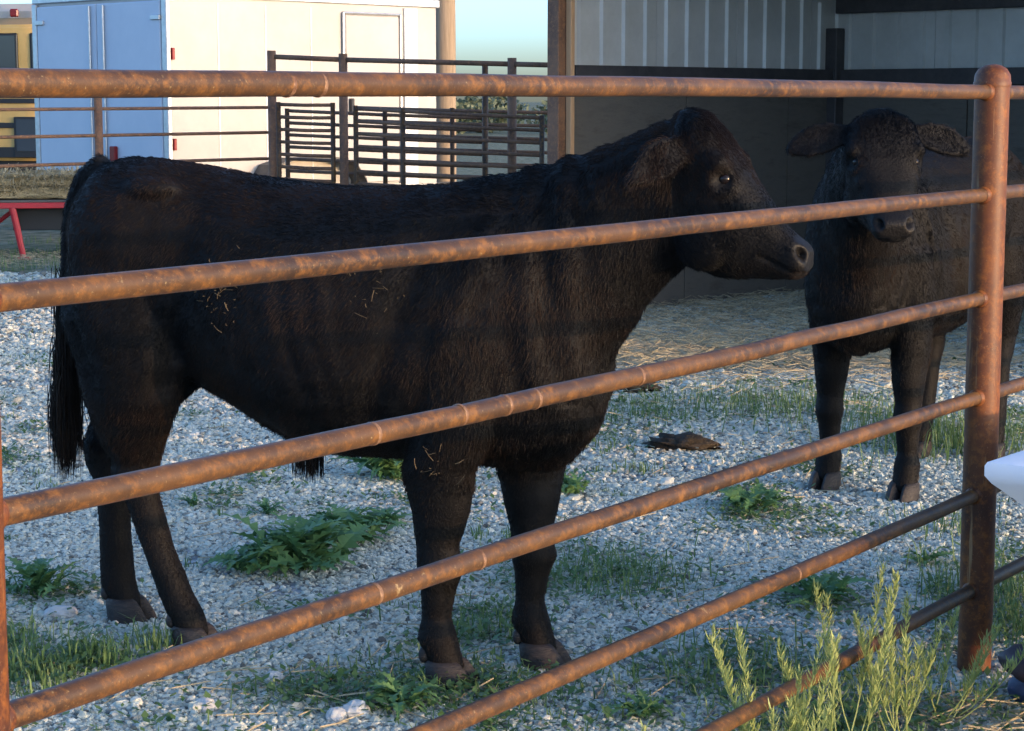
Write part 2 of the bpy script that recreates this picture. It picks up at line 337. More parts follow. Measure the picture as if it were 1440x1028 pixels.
for k in range(7):
    MB().box(SJ+D2*(.44+.9*k-.1)+D1*(SL/2-.1)+UP*(rtop(SL/2)+.21), (SL+.9, .895, .02), (sl_ax, D2, np.cross(sl_ax, D2))).build('roof_sheet', shed_metal, shed)
for k in range(3):
    MB().box(SJ+D1*(.5+.95*k)+D2*SW/2+UP*(rtop(.5+.95*k)+.09), (.05, SW, .14), (D1, D2, UP)).build('purlin', shed_dark, shed)

# ------------------------------------------------------------------ cattle
def sstep(x): x = np.clip(x, 0, 1); return x*x*(3-2*x)
def loft(rings):
    n = len(rings[0]); V = [p for r in rings for p in r]; F = []
    for i in range(len(rings)-1):
        for k in range(n): F.append((i*n+k, i*n+(k+1) % n, (i+1)*n+(k+1) % n, (i+1)*n+k))
    V.append(np.mean(rings[0], 0)); V.append(np.mean(rings[-1], 0)); a = len(V)-2; b = a+1; m = (len(rings)-1)*n
    for k in range(n): F.append((a, (k+1) % n, k)); F.append((b, m+k, m+(k+1) % n))
    return V, F
def srow(top, bot, w, fr=.5, nt_=2.2, nb=2.2, n=28):
    """cross-section ring between a top and a bottom point (x,z), half width w, widest at fraction fr from bottom"""
    top = np.array((top[0], 0, top[1])); bot = np.array((bot[0], 0, bot[1])); c = bot+(top-bot)*fr; out = []
    for k in range(n):
        q = 2*math.pi*k/n; cq, sq = math.cos(q), math.sin(q); e = nt_ if sq >= 0 else nb
        yy = w*np.sign(cq)*abs(cq)**(2/e); vv = abs(sq)**(2/e)
        out.append(c+np.array((0, yy, 0))+((top-c) if sq >= 0 else (bot-c))*vv)
    return np.array(out)
def limb(pts, n=18):
    """pts: (x,y,z, r_foreaft, r_lateral)"""
    out = []
    for (x, y, z, a, b) in pts:
        out.append(np.array([(x+a*math.cos(2*math.pi*k/n), y+b*math.sin(2*math.pi*k/n), z) for k in range(n)]))
    return out
def ell(c, r, n=14, m=10, rot=None):
    rings = []
    for i in range(1, m):
        p = math.pi*i/m; rr = []
        for k in range(n):
            q = 2*math.pi*k/n; v = np.array((r[0]*math.sin(p)*math.cos(q), r[1]*math.sin(p)*math.sin(q), r[2]*math.cos(p)))
            if rot is not None: v = np.array(rot @ Vector(v))
            rr.append(np.array(c)+v)
        rings.append(np.array(rr))
    return loft(rings)
def fbm(P, f, seed=0):
    r = np.random.default_rng(seed); out = np.zeros(len(P)); a = 1
    for o_ in range(4):
        for _ in range(3):
            d = r.normal(0, 1, 3); d /= np.linalg.norm(d); out += a*np.sin(P @ d*f*2*math.pi*r.uniform(.7, 1.3)+r.uniform(0, 6.28))
        f *= 1.9; a *= .55
    return out/4

coat_m = bpy.data.materials.new('coat'); coat_m.use_nodes = True
def _coat(t):
    b = t.nodes['Principled BSDF']; b.inputs['Roughness'].default_value = .5; b.inputs['Specular IOR Level'].default_value = .15
    at = t.nodes.new('ShaderNodeAttribute'); at.attribute_name = 'tint'
    mx = t.nodes.new('ShaderNodeMix'); mx.data_type = 'RGBA'; mx.inputs[6].default_value = (.0009,.0009,.0011,1); mx.inputs[7].default_value = (.022,.0125,.0075,1)
    t.links.new(at.outputs['Fac'], mx.inputs[0]); t.links.new(mx.outputs[2], b.inputs['Base Color'])
_coat(coat_m.node_tree)
skin_m = bpy.data.materials.new('hide'); skin_m.use_nodes = True
def _skin(t):
    b = t.nodes['Principled BSDF']; N = t.nodes; L = t.links; b.inputs['Specular IOR Level'].default_value = .2
    at = N.new('ShaderNodeAttribute'); at.attribute_name = 'bare'
    mx = N.new('ShaderNodeMix'); mx.data_type = 'RGBA'; mx.inputs[6].default_value = (.002,.0017,.0017,1); mx.inputs[7].default_value = (.0055,.005,.005,1)
    L.new(at.outputs['Fac'], mx.inputs[0]); L.new(mx.outputs[2], b.inputs['Base Color'])
    mr = N.new('ShaderNodeMapRange'); mr.inputs['To Min'].default_value = .7; mr.inputs['To Max'].default_value = .5; L.new(at.outputs['Fac'], mr.inputs[0]); L.new(mr.outputs[0], b.inputs['Roughness'])
    tc = N.new('ShaderNodeTexCoord'); vo = N.new('ShaderNodeTexVoronoi'); vo.inputs['Scale'].default_value = 130; L.new(tc.outputs['Object'], vo.inputs['Vector'])
    bp = N.new('ShaderNodeBump'); bp.inputs['Strength'].default_value = .35; bp.inputs['Distance'].default_value = .003; L.new(vo.outputs['Distance'], bp.inputs['Height']); L.new(bp.outputs[0], b.inputs['Normal'])
_skin(skin_m.node_tree)

def hair_obj(name, roots, mid, tip, tint, r0, parent, mat=None):
    n = len(roots); cu = bpy.data.hair_curves.new(name); cu.add_curves([4]*n)
    P = np.empty((n, 4, 3), np.float32); P[:, 0] = roots; P[:, 3] = tip; P[:, 1] = roots*.45+mid*.5+tip*.05; P[:, 2] = roots*.12+mid*.45+tip*.43
    cu.position_data.foreach_set('vector', P.ravel())
    a = cu.attributes.get('radius') or cu.attributes.new('radius', 'FLOAT', 'POINT')
    rr = np.tile(np.array([1, .95, .7, .12], np.float32), n)*np.repeat(r0.astype(np.float32), 4); a.data.foreach_set('value', rr)
    b = cu.attributes.new('tint', 'FLOAT', 'POINT'); b.data.foreach_set('value', np.repeat(tint.astype(np.float32), 4))
    cu.materials.append(mat or coat_m); o = bpy.data.objects.new(name, cu); C.objects.link(o); o.parent = parent; return o

def make_cow(loc, heading, feet, yaw, hpitch, hlift, label, tailp, nhair, seed, headyaw=0.0, straws=(), hw=1.0, eart=(-.045, .215, -.055), earw=1.0):
    rs = np.random.default_rng(seed)
    root = empty('black_cow', (loc[0], loc[1], 0), heading); tag(root, label, 'cow', 'black cattle in the pen')
    XB = .50; PV = np.array((.99, 0, 1.30))
    def bend(P):
        P = np.array(P, float).reshape(-1, 3); dx = P[:, 0]-XB; r = np.hypot(dx, P[:, 1]); a = np.where(dx > 0, yaw*sstep(r/.55), 0)
        out = P.copy(); out[:, 0] = XB+dx*np.cos(a)-P[:, 1]*np.sin(a); out[:, 1] = dx*np.sin(a)+P[:, 1]*np.cos(a)
        out[:, 2] += hlift*sstep(dx/.45); return out
    cp, sp = math.cos(hpitch), math.sin(hpitch); cy_, sy_ = math.cos(headyaw), math.sin(headyaw)
    def headT(P):
        q = np.array(P, float).reshape(-1, 3)-PV; q[:, 1] *= hw; o_ = q.copy()
        o_[:, 0] = q[:, 0]*cp+q[:, 2]*sp; o_[:, 2] = -q[:, 0]*sp+q[:, 2]*cp
        x = o_[:, 0]*cy_-o_[:, 1]*sy_; y = o_[:, 0]*sy_+o_[:, 1]*cy_; o_[:, 0] = x; o_[:, 1] = y
        return bend(o_+PV)
    def unbend(P):
        P = np.array(P, float); dx = P[:, 0]-XB; r = np.hypot(dx, P[:, 1]); a = np.where(dx > 0, yaw*sstep(r/.55), 0)
        out = P.copy(); out[:, 0] = XB+dx*np.cos(a)+P[:, 1]*np.sin(a); out[:, 1] = -dx*np.sin(a)+P[:, 1]*np.cos(a); out[:, 2] -= hlift*sstep(dx/.45)
        q = out-PV; hd = q[:, 0] > .0
        x = q[:, 0]*cy_+q[:, 1]*sy_; y = -q[:, 0]*sy_+q[:, 1]*cy_; x2 = x*cp-q[:, 2]*sp; z2 = x*sp+q[:, 2]*cp
        out2 = np.stack([x2, y, z2], 1)+PV; out[hd] = out2[hd]; return out
    mb = MB()
    # trunk
    T = [(-.735, 1.20, 1.00, .10, .5), (-.715, 1.285, .86, .17, .55), (-.665, 1.335, .76, .225, .58), (-.60, 1.355, .74, .252, .60), (-.50, 1.352, .75, .258, .62), (-.40, 1.338, .755, .248, .58),
         (-.28, 1.322, .70, .258, .53), (-.14, 1.303, .635, .288, .49), (.0, 1.288, .578, .318, .46), (.14, 1.284, .572, .318, .46), (.27, 1.290, .575, .295, .46), (.40, 1.303, .575, .262, .48),
         (.50, 1.318, .565, .238, .5), (.58, 1.325, .563, .218, .5), (.66, 1.315, .575, .192, .48), (.72, 1.28, .605, .165, .45), (.765, 1.21, .66, .130, .45), (.79, 1.10, .74, .08, .45)]
    mb.add(*loft([srow((x, a), (x, b), w_, fr, 2.05, 2.35) for x, a, b, w_, fr in T]))
    # neck
    NK = [((.46, 1.30), (.58, .66), .19), ((.58, 1.335), (.71, .69), .178), ((.68, 1.362), (.785, .80), .155), ((.78, 1.392), (.84, .91), .133), ((.87, 1.425), (.90, 1.0), .118), ((.95, 1.462), (.965, 1.07), .108), ((1.01, 1.46), (1.03, 1.12), .095)]
    mb.add(*loft([bend(srow(a, b, w_, .5, 2.0, 2.0)) for a, b, w_ in NK]))
    # head
    HD = [((.965, 1.445), (.985, 1.18), .07, .62, 2.3, 2.2), ((.995, 1.474), (1.02, 1.115), .098, .68, 2.6, 2.2), ((1.045, 1.480), (1.065, 1.088), .112, .68, 3.0, 2.3), ((1.09, 1.440), (1.10, 1.078), .116, .66, 3.2, 2.3), ((1.135, 1.384), (1.14, 1.076), .108, .66, 3.0, 2.3),
          ((1.18, 1.322), (1.185, 1.078), .088, .62, 2.7, 2.3), ((1.225, 1.262), (1.225, 1.076), .072, .58, 2.5, 2.3), ((1.262, 1.208), (1.258, 1.078), .064, .55, 2.5, 2.4), ((1.292, 1.180), (1.284, 1.076), .067, .55, 2.7, 2.6), ((1.316, 1.162), (1.304, 1.082), .064, .55, 2.8, 2.6), ((1.327, 1.146), (1.318, 1.094), .050, .5, 2.8, 2.6)]
    mb.add(*loft([headT(srow(a, b, w_, fr, e1, e2)) for a, b, w_, fr, e1, e2 in HD]))
    for s in (-1, 1):
        V, F = ell((1.10, s*.098, 1.362), (.042, .026, .03)); mb.add(headT(V), F)               # brow
        V, F = ell((1.145, s*.085, 1.255), (.05, .018, .035)); mb.add(headT(V), F)             # cheek
        V, F = ell((1.07, s*.075, 1.17), (.07, .035, .075)); mb.add(headT(V), F)               # jaw muscle
        # ear: flattened cupped leaf
        rings = []; base = np.array((1.03, s*.085, 1.405)); tipv = np.array((eart[0], s*eart[1], eart[2]))
        for q, wd in ((0, .026), (.12, .031), (.3, .046), (.5, .052), (.7, .046), (.86, .030), (.96, .014)):
            c = base+tipv*q+np.array((0, 0, -.02*q*q)); fw_ = np.array((.75, s*.1, .55)); fw_ /= np.linalg.norm(fw_); ax = tipv/np.linalg.norm(tipv); wv = np.cross(ax, fw_); wv /= np.linalg.norm(wv); rr = []
            for k in range(16):
                p = 2*math.pi*k/16; u_, v_ = math.cos(p)*wd*earw, math.sin(p)*.0155
                rr.append(c+wv*u_+fw_*(v_+.30*(u_*u_)/max(wd, .02)))
            rings.append(np.array(rr))
        V, F = loft(rings); mb.add(headT(V), F)
    V, F = ell((1.01, 0, 1.464), (.035, .055, .026)); mb.add(headT(V), F)                          # poll
    # limbs
    for nm in ('RF', 'LF'):
        fx, fy = feet[nm]; s = -1 if nm[0] == 'R' else 1; ux = .5+(fx-.5)*.35
        L_ = [(.50, s*.10, 1.08, .09, .07), (ux, s*.165, .95, .14, .09), (ux-.01, s*.17, .80, .135, .085), (ux-.01, s*.165, .67, .112, .078), (fx*.75+ux*.25-.01, s*.1+fy*.4, .57, .098, .074), (fx*.85+ux*.15, fy*.8+s*.03, .46, .079, .062), (fx, fy, .37, .057, .050), (fx+.007, fy, .305, .062, .056), (fx+.002, fy, .255, .047, .044), (fx-.004, fy, .18, .039, .037), (fx-.002, fy, .125, .054, .050), (fx+.012, fy, .085, .050, .047), (fx+.024, fy, .055, .047, .046), (fx+.028, fy, .035, .040, .040)]
        mb.add(*loft(limb(L_)))
        V, F = ell((ux+.02, s*.175, .93), (.12, .06, .2)); mb.add(V, F)
    for nm in ('RH', 'LH'):
        fx, fy, hx = feet[nm]; s = -1 if nm[0] == 'R' else 1
        L_ = [(-.54, s*.12, 1.20, .14, .09), (-.525, s*.155, 1.05, .185, .105), (-.53, s*.165, .92, .192, .105), (-.505+.3*(hx+.56), s*.165, .80, .175, .095), (-.52+.55*(hx+.56), s*.15+fy*.1, .70, .148, .082), (-.545+.8*(hx+.56), s*.08+fy*.5, .60, .108, .066), (hx+.005, fy, .52, .076, .052), (hx, fy, .465, .066, .048), (hx+.02+.08*(fx-hx), fy, .40, .052, .043), (hx+.02+.4*(fx-hx-.02), fy, .28, .046, .042), (hx+.02+.8*(fx-hx-.02), fy, .155, .050, .045), (fx, fy, .105, .053, .047), (fx+.014, fy, .075, .050, .046), (fx+.026, fy, .052, .046, .045), (fx+.03, fy, .035, .040, .040)]
        mb.add(*loft(limb(L_)))
        V, F = ell((hx-.042, fy, .505), (.032, .026, .05)); mb.add(V, F)                        # point of hock
        V, F = ell((-.43, s*.165, 1.275), (.085, .055, .035)); mb.add(V, F)                        # hook bone
        V, F = ell((-.42, s*.17, .84), (.09, .065, .10)); mb.add(V, F)                          # stifle
    # brisket, dewlap, navel
    V, F = ell((.62, 0, .635), (.11, .085, .08)); mb.add(V, F)
    V, F = ell((-.06, 0, .585), (.07, .03, .035)); mb.add(V, F)
    # tail
    tp = [np.array(p) for p in tailp]; t2 = MB(); t2.tube(tp, [.045, .036, .030, .026, .024, .024, .022, .014][:len(tp)], 12); mb.add(t2.V, t2.F)
    tmp = mb.build('tmp', None); bm = bmesh.new(); bm.from_mesh(tmp.data); bmesh.ops.triangulate(bm, faces=bm.faces); bmesh.ops.recalc_face_normals(bm, faces=bm.faces); bm.to_mesh(tmp.data); bm.free()
    md = tmp.modifiers.new('r', 'REMESH'); md.mode = 'VOXEL'; md.voxel_size = .0078; md.use_smooth_shade = True
    ms = tmp.modifiers.new('s', 'SMOOTH'); ms.factor = .5; ms.iterations = 7
    dg = bpy.context.evaluated_depsgraph_get(); dg.update(); me = bpy.data.meshes.new_from_object(tmp.evaluated_get(dg)); bpy.data.objects.remove(tmp)
    n = len(me.vertices); co_ = np.empty(n*3, np.float32); me.vertices.foreach_get('co', co_); co_ = co_.reshape(-1, 3).astype(float)
    nr = np.empty(n*3, np.float32); me.vertices.foreach_get('normal', nr); nr = nr.reshape(-1, 3).astype(float)
    un = unbend(co_)
    # soft folds: neck and shoulder wrinkles, ribs
    amp = np.where(un[:, 0] > .98, .0015, .0045); amp = np.where(co_[:, 2] < .5, .002, amp)
    co_ += nr*(amp*fbm(un*np.array((1.6, 1, .7)), 3.2, seed))[:, None]
    fold = sstep(1-abs(un[:, 0]-.70)/.22)*(un[:, 2] > .75); co_ += nr*(fold*.006*np.sin((un[:, 0]*1.0+un[:, 2]*.18)*62+.8*np.sin(un[:, 2]*9)))[:, None]
    side = (np.abs(un[:, 1]) > .12)*(un[:, 2] > .62)
    ridge = np.exp(-(((un[:, 0]-.47)-.35*(un[:, 2]-.95))/.035)**2)*sstep((un[:, 2]-.80)/.1)*sstep((1.26-un[:, 2])/.1)*side; co_ += nr*(ridge*.013)[:, None]
    groove = np.exp(-(((un[:, 0]-.30)-.30*(un[:, 2]-.85))/.045)**2)*sstep((un[:, 2]-.62)/.1)*sstep((1.22-un[:, 2])/.12)*side; co_ -= nr*(groove*.016)[:, None]
    rib = np.sin((un[:, 0]+.25*un[:, 2])*2*math.pi/.075)*sstep((.24-un[:, 0])/.08)*sstep((un[:, 0]+.22)/.1)*sstep((un[:, 2]-.72)/.1)*sstep((1.15-un[:, 2])/.1)*side; co_ += nr*(rib*.0018)[:, None]
    tg = np.exp(-(((un[:, 0]+.66)+.30*(un[:, 2]-.95))/.03)**2)*sstep((un[:, 2]-.66)/.1)*sstep((1.2-un[:, 2])/.1)*side; co_ -= nr*(tg*.012)[:, None]
    fl_ = np.exp(-(((un[:, 0]+.335)-.25*(un[:, 2]-.9))/.035)**2)*sstep((un[:, 2]-.70)/.06)*sstep((1.05-un[:, 2])/.12)*side; co_ -= nr*(fl_*.016)[:, None]
    hollow = np.exp(-(((un[:, 0]+.30)/.07)**2+((un[:, 2]-1.12)/.10)**2)); co_ -= nr*(hollow*.022)[:, None]
    bare = np.zeros(n); eyes = []; nost = []
    for s in (-1, 1):
        e = headT([(1.128, s*.103, 1.325)])[0]; d = np.linalg.norm(co_-e, axis=1); near = co_[np.argmin(d)]; 
        ev = headT([(1.128, s*.2, 1.33)])[0]-e; ev /= np.linalg.norm(ev); d = np.linalg.norm(co_-near, axis=1)
        co_ += ev*(.006*np.exp(-((d-.034)/.012)**2))[:, None]; co_ -= ev*(.012*np.exp(-(d/.020)**2))[:, None]
        bare = np.maximum(bare, .31*(d < .020)); eyes.append((near-ev*.010, ev))
        nc = headT([(1.303, s*.043, 1.140)])[0]; d0 = np.linalg.norm(co_-nc, axis=1); nc = co_[np.argmin(d0)]; nv = headT([(1.331, s*.085, 1.150)])[0]-headT([(1.303, s*.043, 1.140)])[0]; nv /= np.linalg.norm(nv)
        el1 = headT([(1.291, s*.055, 1.165)])[0]-headT([(1.303, s*.043, 1.140)])[0]; el1 /= np.linalg.norm(el1); dv = co_-nc; pa_ = dv @ el1; d = np.sqrt(np.maximum(np.sum(dv*dv, 1)-.55*pa_*pa_, 0)); co_ += nv*(.0010*np.exp(-((d-.022)/.008)**2))[:, None]; co_ -= nv*(.032*np.exp(-(d/.012)**2))[:, None]; nost.append(d)
    bare = np.maximum(bare, sstep((un[:, 0]-1.290+.30*(un[:, 2]-1.14))/.022))
    for d in nost: bare *= 1-.9*np.exp(-(d/.013)**2)
    # mouth line
    ml = np.exp(-((un[:, 2]-1.092-(.5*np.clip(1.30-un[:, 0], 0, 1)))/.006)**2)*(un[:, 0] > 1.21)*(np.abs(un[:, 1]) > .02); co_ -= nr*(ml*.007)[:, None]
    me.vertices.foreach_set('co', co_.astype(np.float32).ravel()); me.update()
    a = me.attributes.new('bare', 'FLOAT', 'POINT'); a.data.foreach_set('value', bare.astype(np.float32))
    me.materials.clear(); me.materials.append(skin_m); me.polygons.foreach_set('use_smooth', [True]*len(me.polygons))
    body = bpy.data.objects.new('body', me); C.objects.link(body); body.parent = root
    for c_, ev in eyes:
        V, F = ell(c_, (.0185, .0185, .0185), 20, 14); mobj('eye', V, F, eyem, root, True)
    # hooves: two claws and dewclaws each
    for nm in ('RF', 'LF', 'RH', 'LH'):
        fx, fy = feet[nm][:2]; fx += .03; m = MB()
        for s in (-1, 1):
            rings = []
            for (z, ln, wd, sh) in ((0.0, .066, .031, .020), (.022, .063, .031, .013), (.045, .056, .029, .004), (.062, .050, .026, -.004), (.070, .040, .020, -.006)):
                rr = []
                for k in range(14):
                    q = 2*math.pi*k/14; xx = math.cos(q); yy = math.sin(q); taper = 1-.38*max(xx, 0)**1.5
                    rr.append(np.array((fx+sh+xx*ln, fy+s*.031+yy*wd*taper-s*.006*max(xx, 0), z)))
                rings.append(np.array(rr))
            m.add(*loft(rings)); V, F = ell((fx-.058, fy+s*.026, .082), (.016, .014, .022), 10, 8); m.add(V, F)
        smooth_angle(m.build('hoof', hoofm, root), 50)
    # ---- coat
    me.calc_loop_triangles(); nt_ = len(me.loop_triangles); tv = np.empty(nt_*3, np.int32); me.loop_triangles.foreach_get('vertices', tv); tv = tv.reshape(-1, 3)
    me.vertices.foreach_get('normal', nrb := np.empty(n*3, np.float32)); nrm = nrb.reshape(-1, 3).astype(float)
    A_, B_, C_ = co_[tv[:, 0]], co_[tv[:, 1]], co_[tv[:, 2]]; ar = np.linalg.norm(np.cross(B_-A_, C_-A_), axis=1); cen = un[tv[:, 0]]
    wgt = ar*np.where(cen[:, 0] > .97, 2.2, 1.0); pr = np.cumsum(wgt); pr /= pr[-1]; ti = np.searchsorted(pr, rs.random(nhair))
    u_ = rs.random(nhair); v_ = rs.random(nhair); fl = u_+v_ > 1; u_[fl] = 1-u_[fl]; v_[fl] = 1-v_[fl]; w_ = 1-u_-v_
    I = tv[ti]; mixv = lambda X: X[I[:, 0]]*w_[:, None]+X[I[:, 1]]*u_[:, None]+X[I[:, 2]]*v_[:, None]
    P = mixv(co_); Nn = mixv(nrm); Nn /= np.linalg.norm(Nn, axis=1)[:, None]+1e-9; U = mixv(un); Bq = bare[I[:, 0]]
    ok = (Bq < .3) & ~((P[:, 2] < .062)); P, Nn, U = P[ok], Nn[ok], U[ok]; k = len(P)
    head = U[:, 0] > 1.0; legs = (P[:, 2] < .52) & ~head; neck = (U[:, 0] > .42) & ~head & ~legs
    ln = np.full(k, .014); ln[neck] = .017; ln[legs] = .010; ln[head] = .011; pollw = np.where(head, sstep((U[:, 2]-1.38)/.08), 0); poll = pollw > .5; ln += .009*pollw; earm = head & (np.abs(U[:, 1]) > .12); ln[earm] = .011
    belly = (~head) & (P[:, 2] < .68) & ~legs & (np.abs(P[:, 1]) < .2); ln[belly] = .019
    face = head & (U[:, 0] > 1.16); ln[face] = .007
    clump = fbm(P, 9, seed+5); clump2 = fbm(P*np.array((1, 1, .45)), 22, seed+9); ln *= np.clip(1+.30*clump+rs.normal(0, .22, k), .4, 1.9)
    comb = np.tile(np.array((-.62, 0, -.78)), (k, 1)); comb[legs] = (-.12, 0, -1); comb[neck] = (-.25, 0, -1)
    bk = (~head) & (~legs) & (Nn[:, 2] > .6); comb[bk] = (-1, 0, -.05)
    hv = headT([(1.3, 0, 1.15)])[0]-headT([(1.05, 0, 1.45)])[0]; hv /= np.linalg.norm(hv); comb[head] = hv; comb += pollw[:, None]*np.array((.1, 0, -.2))
    comb += rs.normal(0, .16, (k, 3)); comb[:, 0] += .42*clump; comb[:, 1] += .30*clump2; comb[:, 2] += .25*fbm(P, 14, seed+3)
    tan = comb-Nn*np.sum(comb*Nn, 1)[:, None]; tan /= np.linalg.norm(tan, axis=1)[:, None]+1e-9
    lift = np.clip(.20+.13*clump2+rs.normal(0, .12, k), .08, .9); lift[legs | face] *= .6; lift += .12*pollw
    d1 = tan*(1-lift[:, None])+Nn*lift[:, None]*1.25; d1 /= np.linalg.norm(d1, axis=1)[:, None]; d2 = tan+Nn*lift[:, None]*.25+np.array((0, 0, -.25)); d2 /= np.linalg.norm(d2, axis=1)[:, None]
    mid = P+d1*(ln*.5)[:, None]; tip = mid+d2*(ln*.55)[:, None]
    tint = np.clip(.26+.95*fbm(P, 2.0, seed+21)+.12*clump2+rs.normal(0, .08, k), 0, 1); tint[legs] *= .8; tint *= 1-.55*pollw; tint[earm] *= .35
    hair_obj('coat', P-Nn*.002, mid, tip, tint, np.where(head, .0005, .00062)*rs.uniform(.7, 1.25, k), root)
    # tail switch and navel tuft
    for nm, pts, N_, lenr, spread in (('tail_switch', tp[3:], 4200, (.12, .22), .014), ('belly_tuft', [np.array((-.09, 0, .575)), np.array((-.03, 0, .57))], 260, (.05, .10), .012)):
        q = rs.random(N_)*(len(pts)-1.001); i0 = q.astype(int); fr = (q-i0)[:, None]; pa = np.array(pts); rt = pa[i0]*(1-fr)+pa[i0+1]*fr+rs.normal(0, spread, (N_, 3))*np.array((1, 1, .3))
        lh = rs.uniform(*lenr, N_); off = rs.normal(0, 1, (N_, 3))*np.array((.017, .017, 0)); md_ = rt+off*.9+np.array((0, 0, -.5))*lh[:, None]; tp_ = rt+off*(.1+.6*rs.random((N_, 1)))+np.array((-.012, 0, -1.0))*lh[:, None]
        tp_[:, 2] = np.maximum(tp_[:, 2], .03)
        hair_obj(nm, rt, md_, tp_, np.clip(rs.normal(.4, .25, N_), 0, 1), rs.uniform(.0008, .0014, N_), root)
    # straw caught in the coat
    if straws:
        SV = []; SF = []
        for (c0, rad, cnt) in straws:
            dd = np.linalg.norm((P-np.array(c0))*np.array((1, .6, 1)), axis=1); cand = np.where(dd < rad*2)[0]
            if len(cand) == 0: continue
            wg = np.exp(-(dd[cand]/rad)**2); wg /= wg.sum()
            for j in rs.choice(cand, cnt, p=wg):
                nn = Nn[j]; tt = np.cross(nn, rs.normal(0, 1, 3)); tt /= np.linalg.norm(tt); bb = np.cross(nn, tt); l_ = .002+.016*rs.random()**2.5; ww = rs.uniform(.0005, .0013); c_ = P[j]+nn*rs.uniform(.008, .016); b0 = len(SV)
                for a_ in (-1, 0, 1):
                    for e_ in (-1, 1): SV.append(c_+tt*a_*l_+bb*e_*ww+nn*(.003*(1-a_*a_)))
                    SV.append(c_+tt*a_*l_+nn*(.003*(1-a_*a_)+.0016))
                for a_ in (0, 3):
                    for x, y in ((0, 1), (1, 2), (2, 0)): SF.append((b0+a_+x, b0+a_+y, b0+a_+3+y, b0+a_+3+x))
        o_ = mobj('straw_bits', SV, SF, straw_dull, root); o_['kind'] = 'stuff'
    return root
TAIL1 = [(-.68, 0, 1.32), (-.745, 0, 1.292), (-.785, -.01, 1.20), (-.802, -.02, 1.05), (-.806, -.02, .92), (-.816, -.02, .82), (-.824, -.02, .72), (-.828, -.02, .63)]
make_cow((-.50, 5.33), R(-22), dict(RF=(.392, -.15), LF=(.553, .105), RH=(-.40, -.10, -.555), LH=(-.745, .10, -.775)), 0, 0, 0,
         'black cow standing side on in the foreground, its head turned right', TAIL1, 230000, 3, eart=(-.10, .15, -.075),
         straws=(((-.16, -.25, 1.02), .06, 44), ((.27, -.27, 1.03), .06, 20), ((.43, -.2, .60), .04, 18)))
FW2 = math.atan2(-.84, -.54)
make_cow((1.63, 7.97), FW2, dict(RF=(.431, -.181), LF=(.478, .161), RH=(-.44, -.14, -.56), LH=(-.56, .14, -.64)), R(24), R(10), .0,
         'black cow facing the camera in front of the shed, ears spread wide', [(p[0], -p[1], p[2]) for p in TAIL1], 140000, 8, headyaw=R(12), hw=1.13, eart=(-.02, .21, -.05), earw=1.2)

# ------------------------------------------------------------------ enclosed trailer
trailer = empty('cargo_trailer', (0, 0, 0)); tag(trailer, 'white enclosed box trailer with sunlit side and shaded rear doors', 'trailer')
TN = np.array((-3.49, 20.5, 0)); DS = D1; DR = np.array((-.7071, .7071, 0)); TL, TWD, TZ0, TZ1 = 3.72, 2.5, .48, 2.60
MB().box(TN+DS*TL/2+DR*TWD/2+UP*(TZ0+TZ1)/2, (TL, TWD, TZ1-TZ0), (DS, DR, UP), .02).build('box_body', white_paint, trailer)
MB().box(TN+DS*TL/2+DR*TWD/2+UP*(TZ1+.0), (TL+.05, TWD+.05, .09), (DS, DR, UP), .01).build('roof_trim', alu, trailer)
MB().box(TN+DS*TL/2+DR*TWD/2+UP*(TZ0-.03), (TL+.03, TWD+.03, .10), (DS, DR, UP), .01).build('floor_frame', alu, trailer)
for q in (0.03, TWD-.03): MB().box(TN-DS*.012+DR*q+UP*(TZ0+TZ1)/2, (.05, .09, TZ1-TZ0-.1), (DS, DR, UP), .008).build('corner_post', alu, trailer)
for k in range(2):
    d_ = MB().box(TN-DS*.02+DR*(.09+.58+1.165*k)+UP*(TZ0+TZ1)/2, (.035, 1.15, TZ1-TZ0-.16), (DS, DR, UP), .01).build('rear_door', shaded_door, trailer)
    MB().tube([TN-DS*.055+DR*(1.165+.10*(1 if k else -1.6)+.09)+UP*z for z in (TZ0+.1, TZ1-.1)], .013, 10).build('lock_rod', alu, d_)
    for z in (TZ0+.25, 1.75, TZ1-.25): MB().box(TN-DS*.045+DR*(.16 if k == 0 else TWD-.16)+UP*z, (.03, .16, .05), (DS, DR, UP), .005).build('hinge', alu, d_)
MB().box(TN-DS*.06+DR*.95+UP*.95, (.05, .10, .16), (DS, DR, UP), .01).build('red_latch', red_lens, trailer)
for z in (1.98, 1.06): MB().box(TN+DS*.035-DR*.02+UP*z, (.035, .03, .12), (DS, DR, UP), .005).build('marker_light', red_lens, trailer)
dr_c = 2.72; m = MB()
sidedoor = MB().box(TN+DS*dr_c-DR*.012+UP*1.52, (.80, .03, 1.86), (DS, DR, UP), .02).build('side_door', white_paint, trailer)
for (a, b) in (((-.42, .58), (-.42, 2.46)), ((.42, .58), (.42, 2.46)), ((-.42, 2.46), (.42, 2.46))):
    MB().tube([TN+DS*(dr_c+a[0])-DR*.025+UP*a[1], TN+DS*(dr_c+b[0])-DR*.025+UP*b[1]], .016, 8).build('door_trim', alu, sidedoor)
MB().box(TN+DS*(dr_c-.33)-DR*.05+UP*1.45, (.05, .05, .16), (DS, DR, UP), .01).build('door_handle', black_paint, sidedoor)
MB().box(TN+DS*3.30-DR*.008+UP*(TZ0+TZ1)/2, (.20, .03, TZ1-TZ0-.12), (DS, DR, UP), .005).build('corner_trim', alu, trailer)
for k in (.62, 1.24, 1.86): MB().box(TN+DS*k-DR*.0025+UP*(TZ0+TZ1)/2, (.012, .006, TZ1-TZ0-.2), (DS, DR, UP)).build('panel_seam', alu, trailer)
fc = 1.68                                                                      # tandem fender and wheels
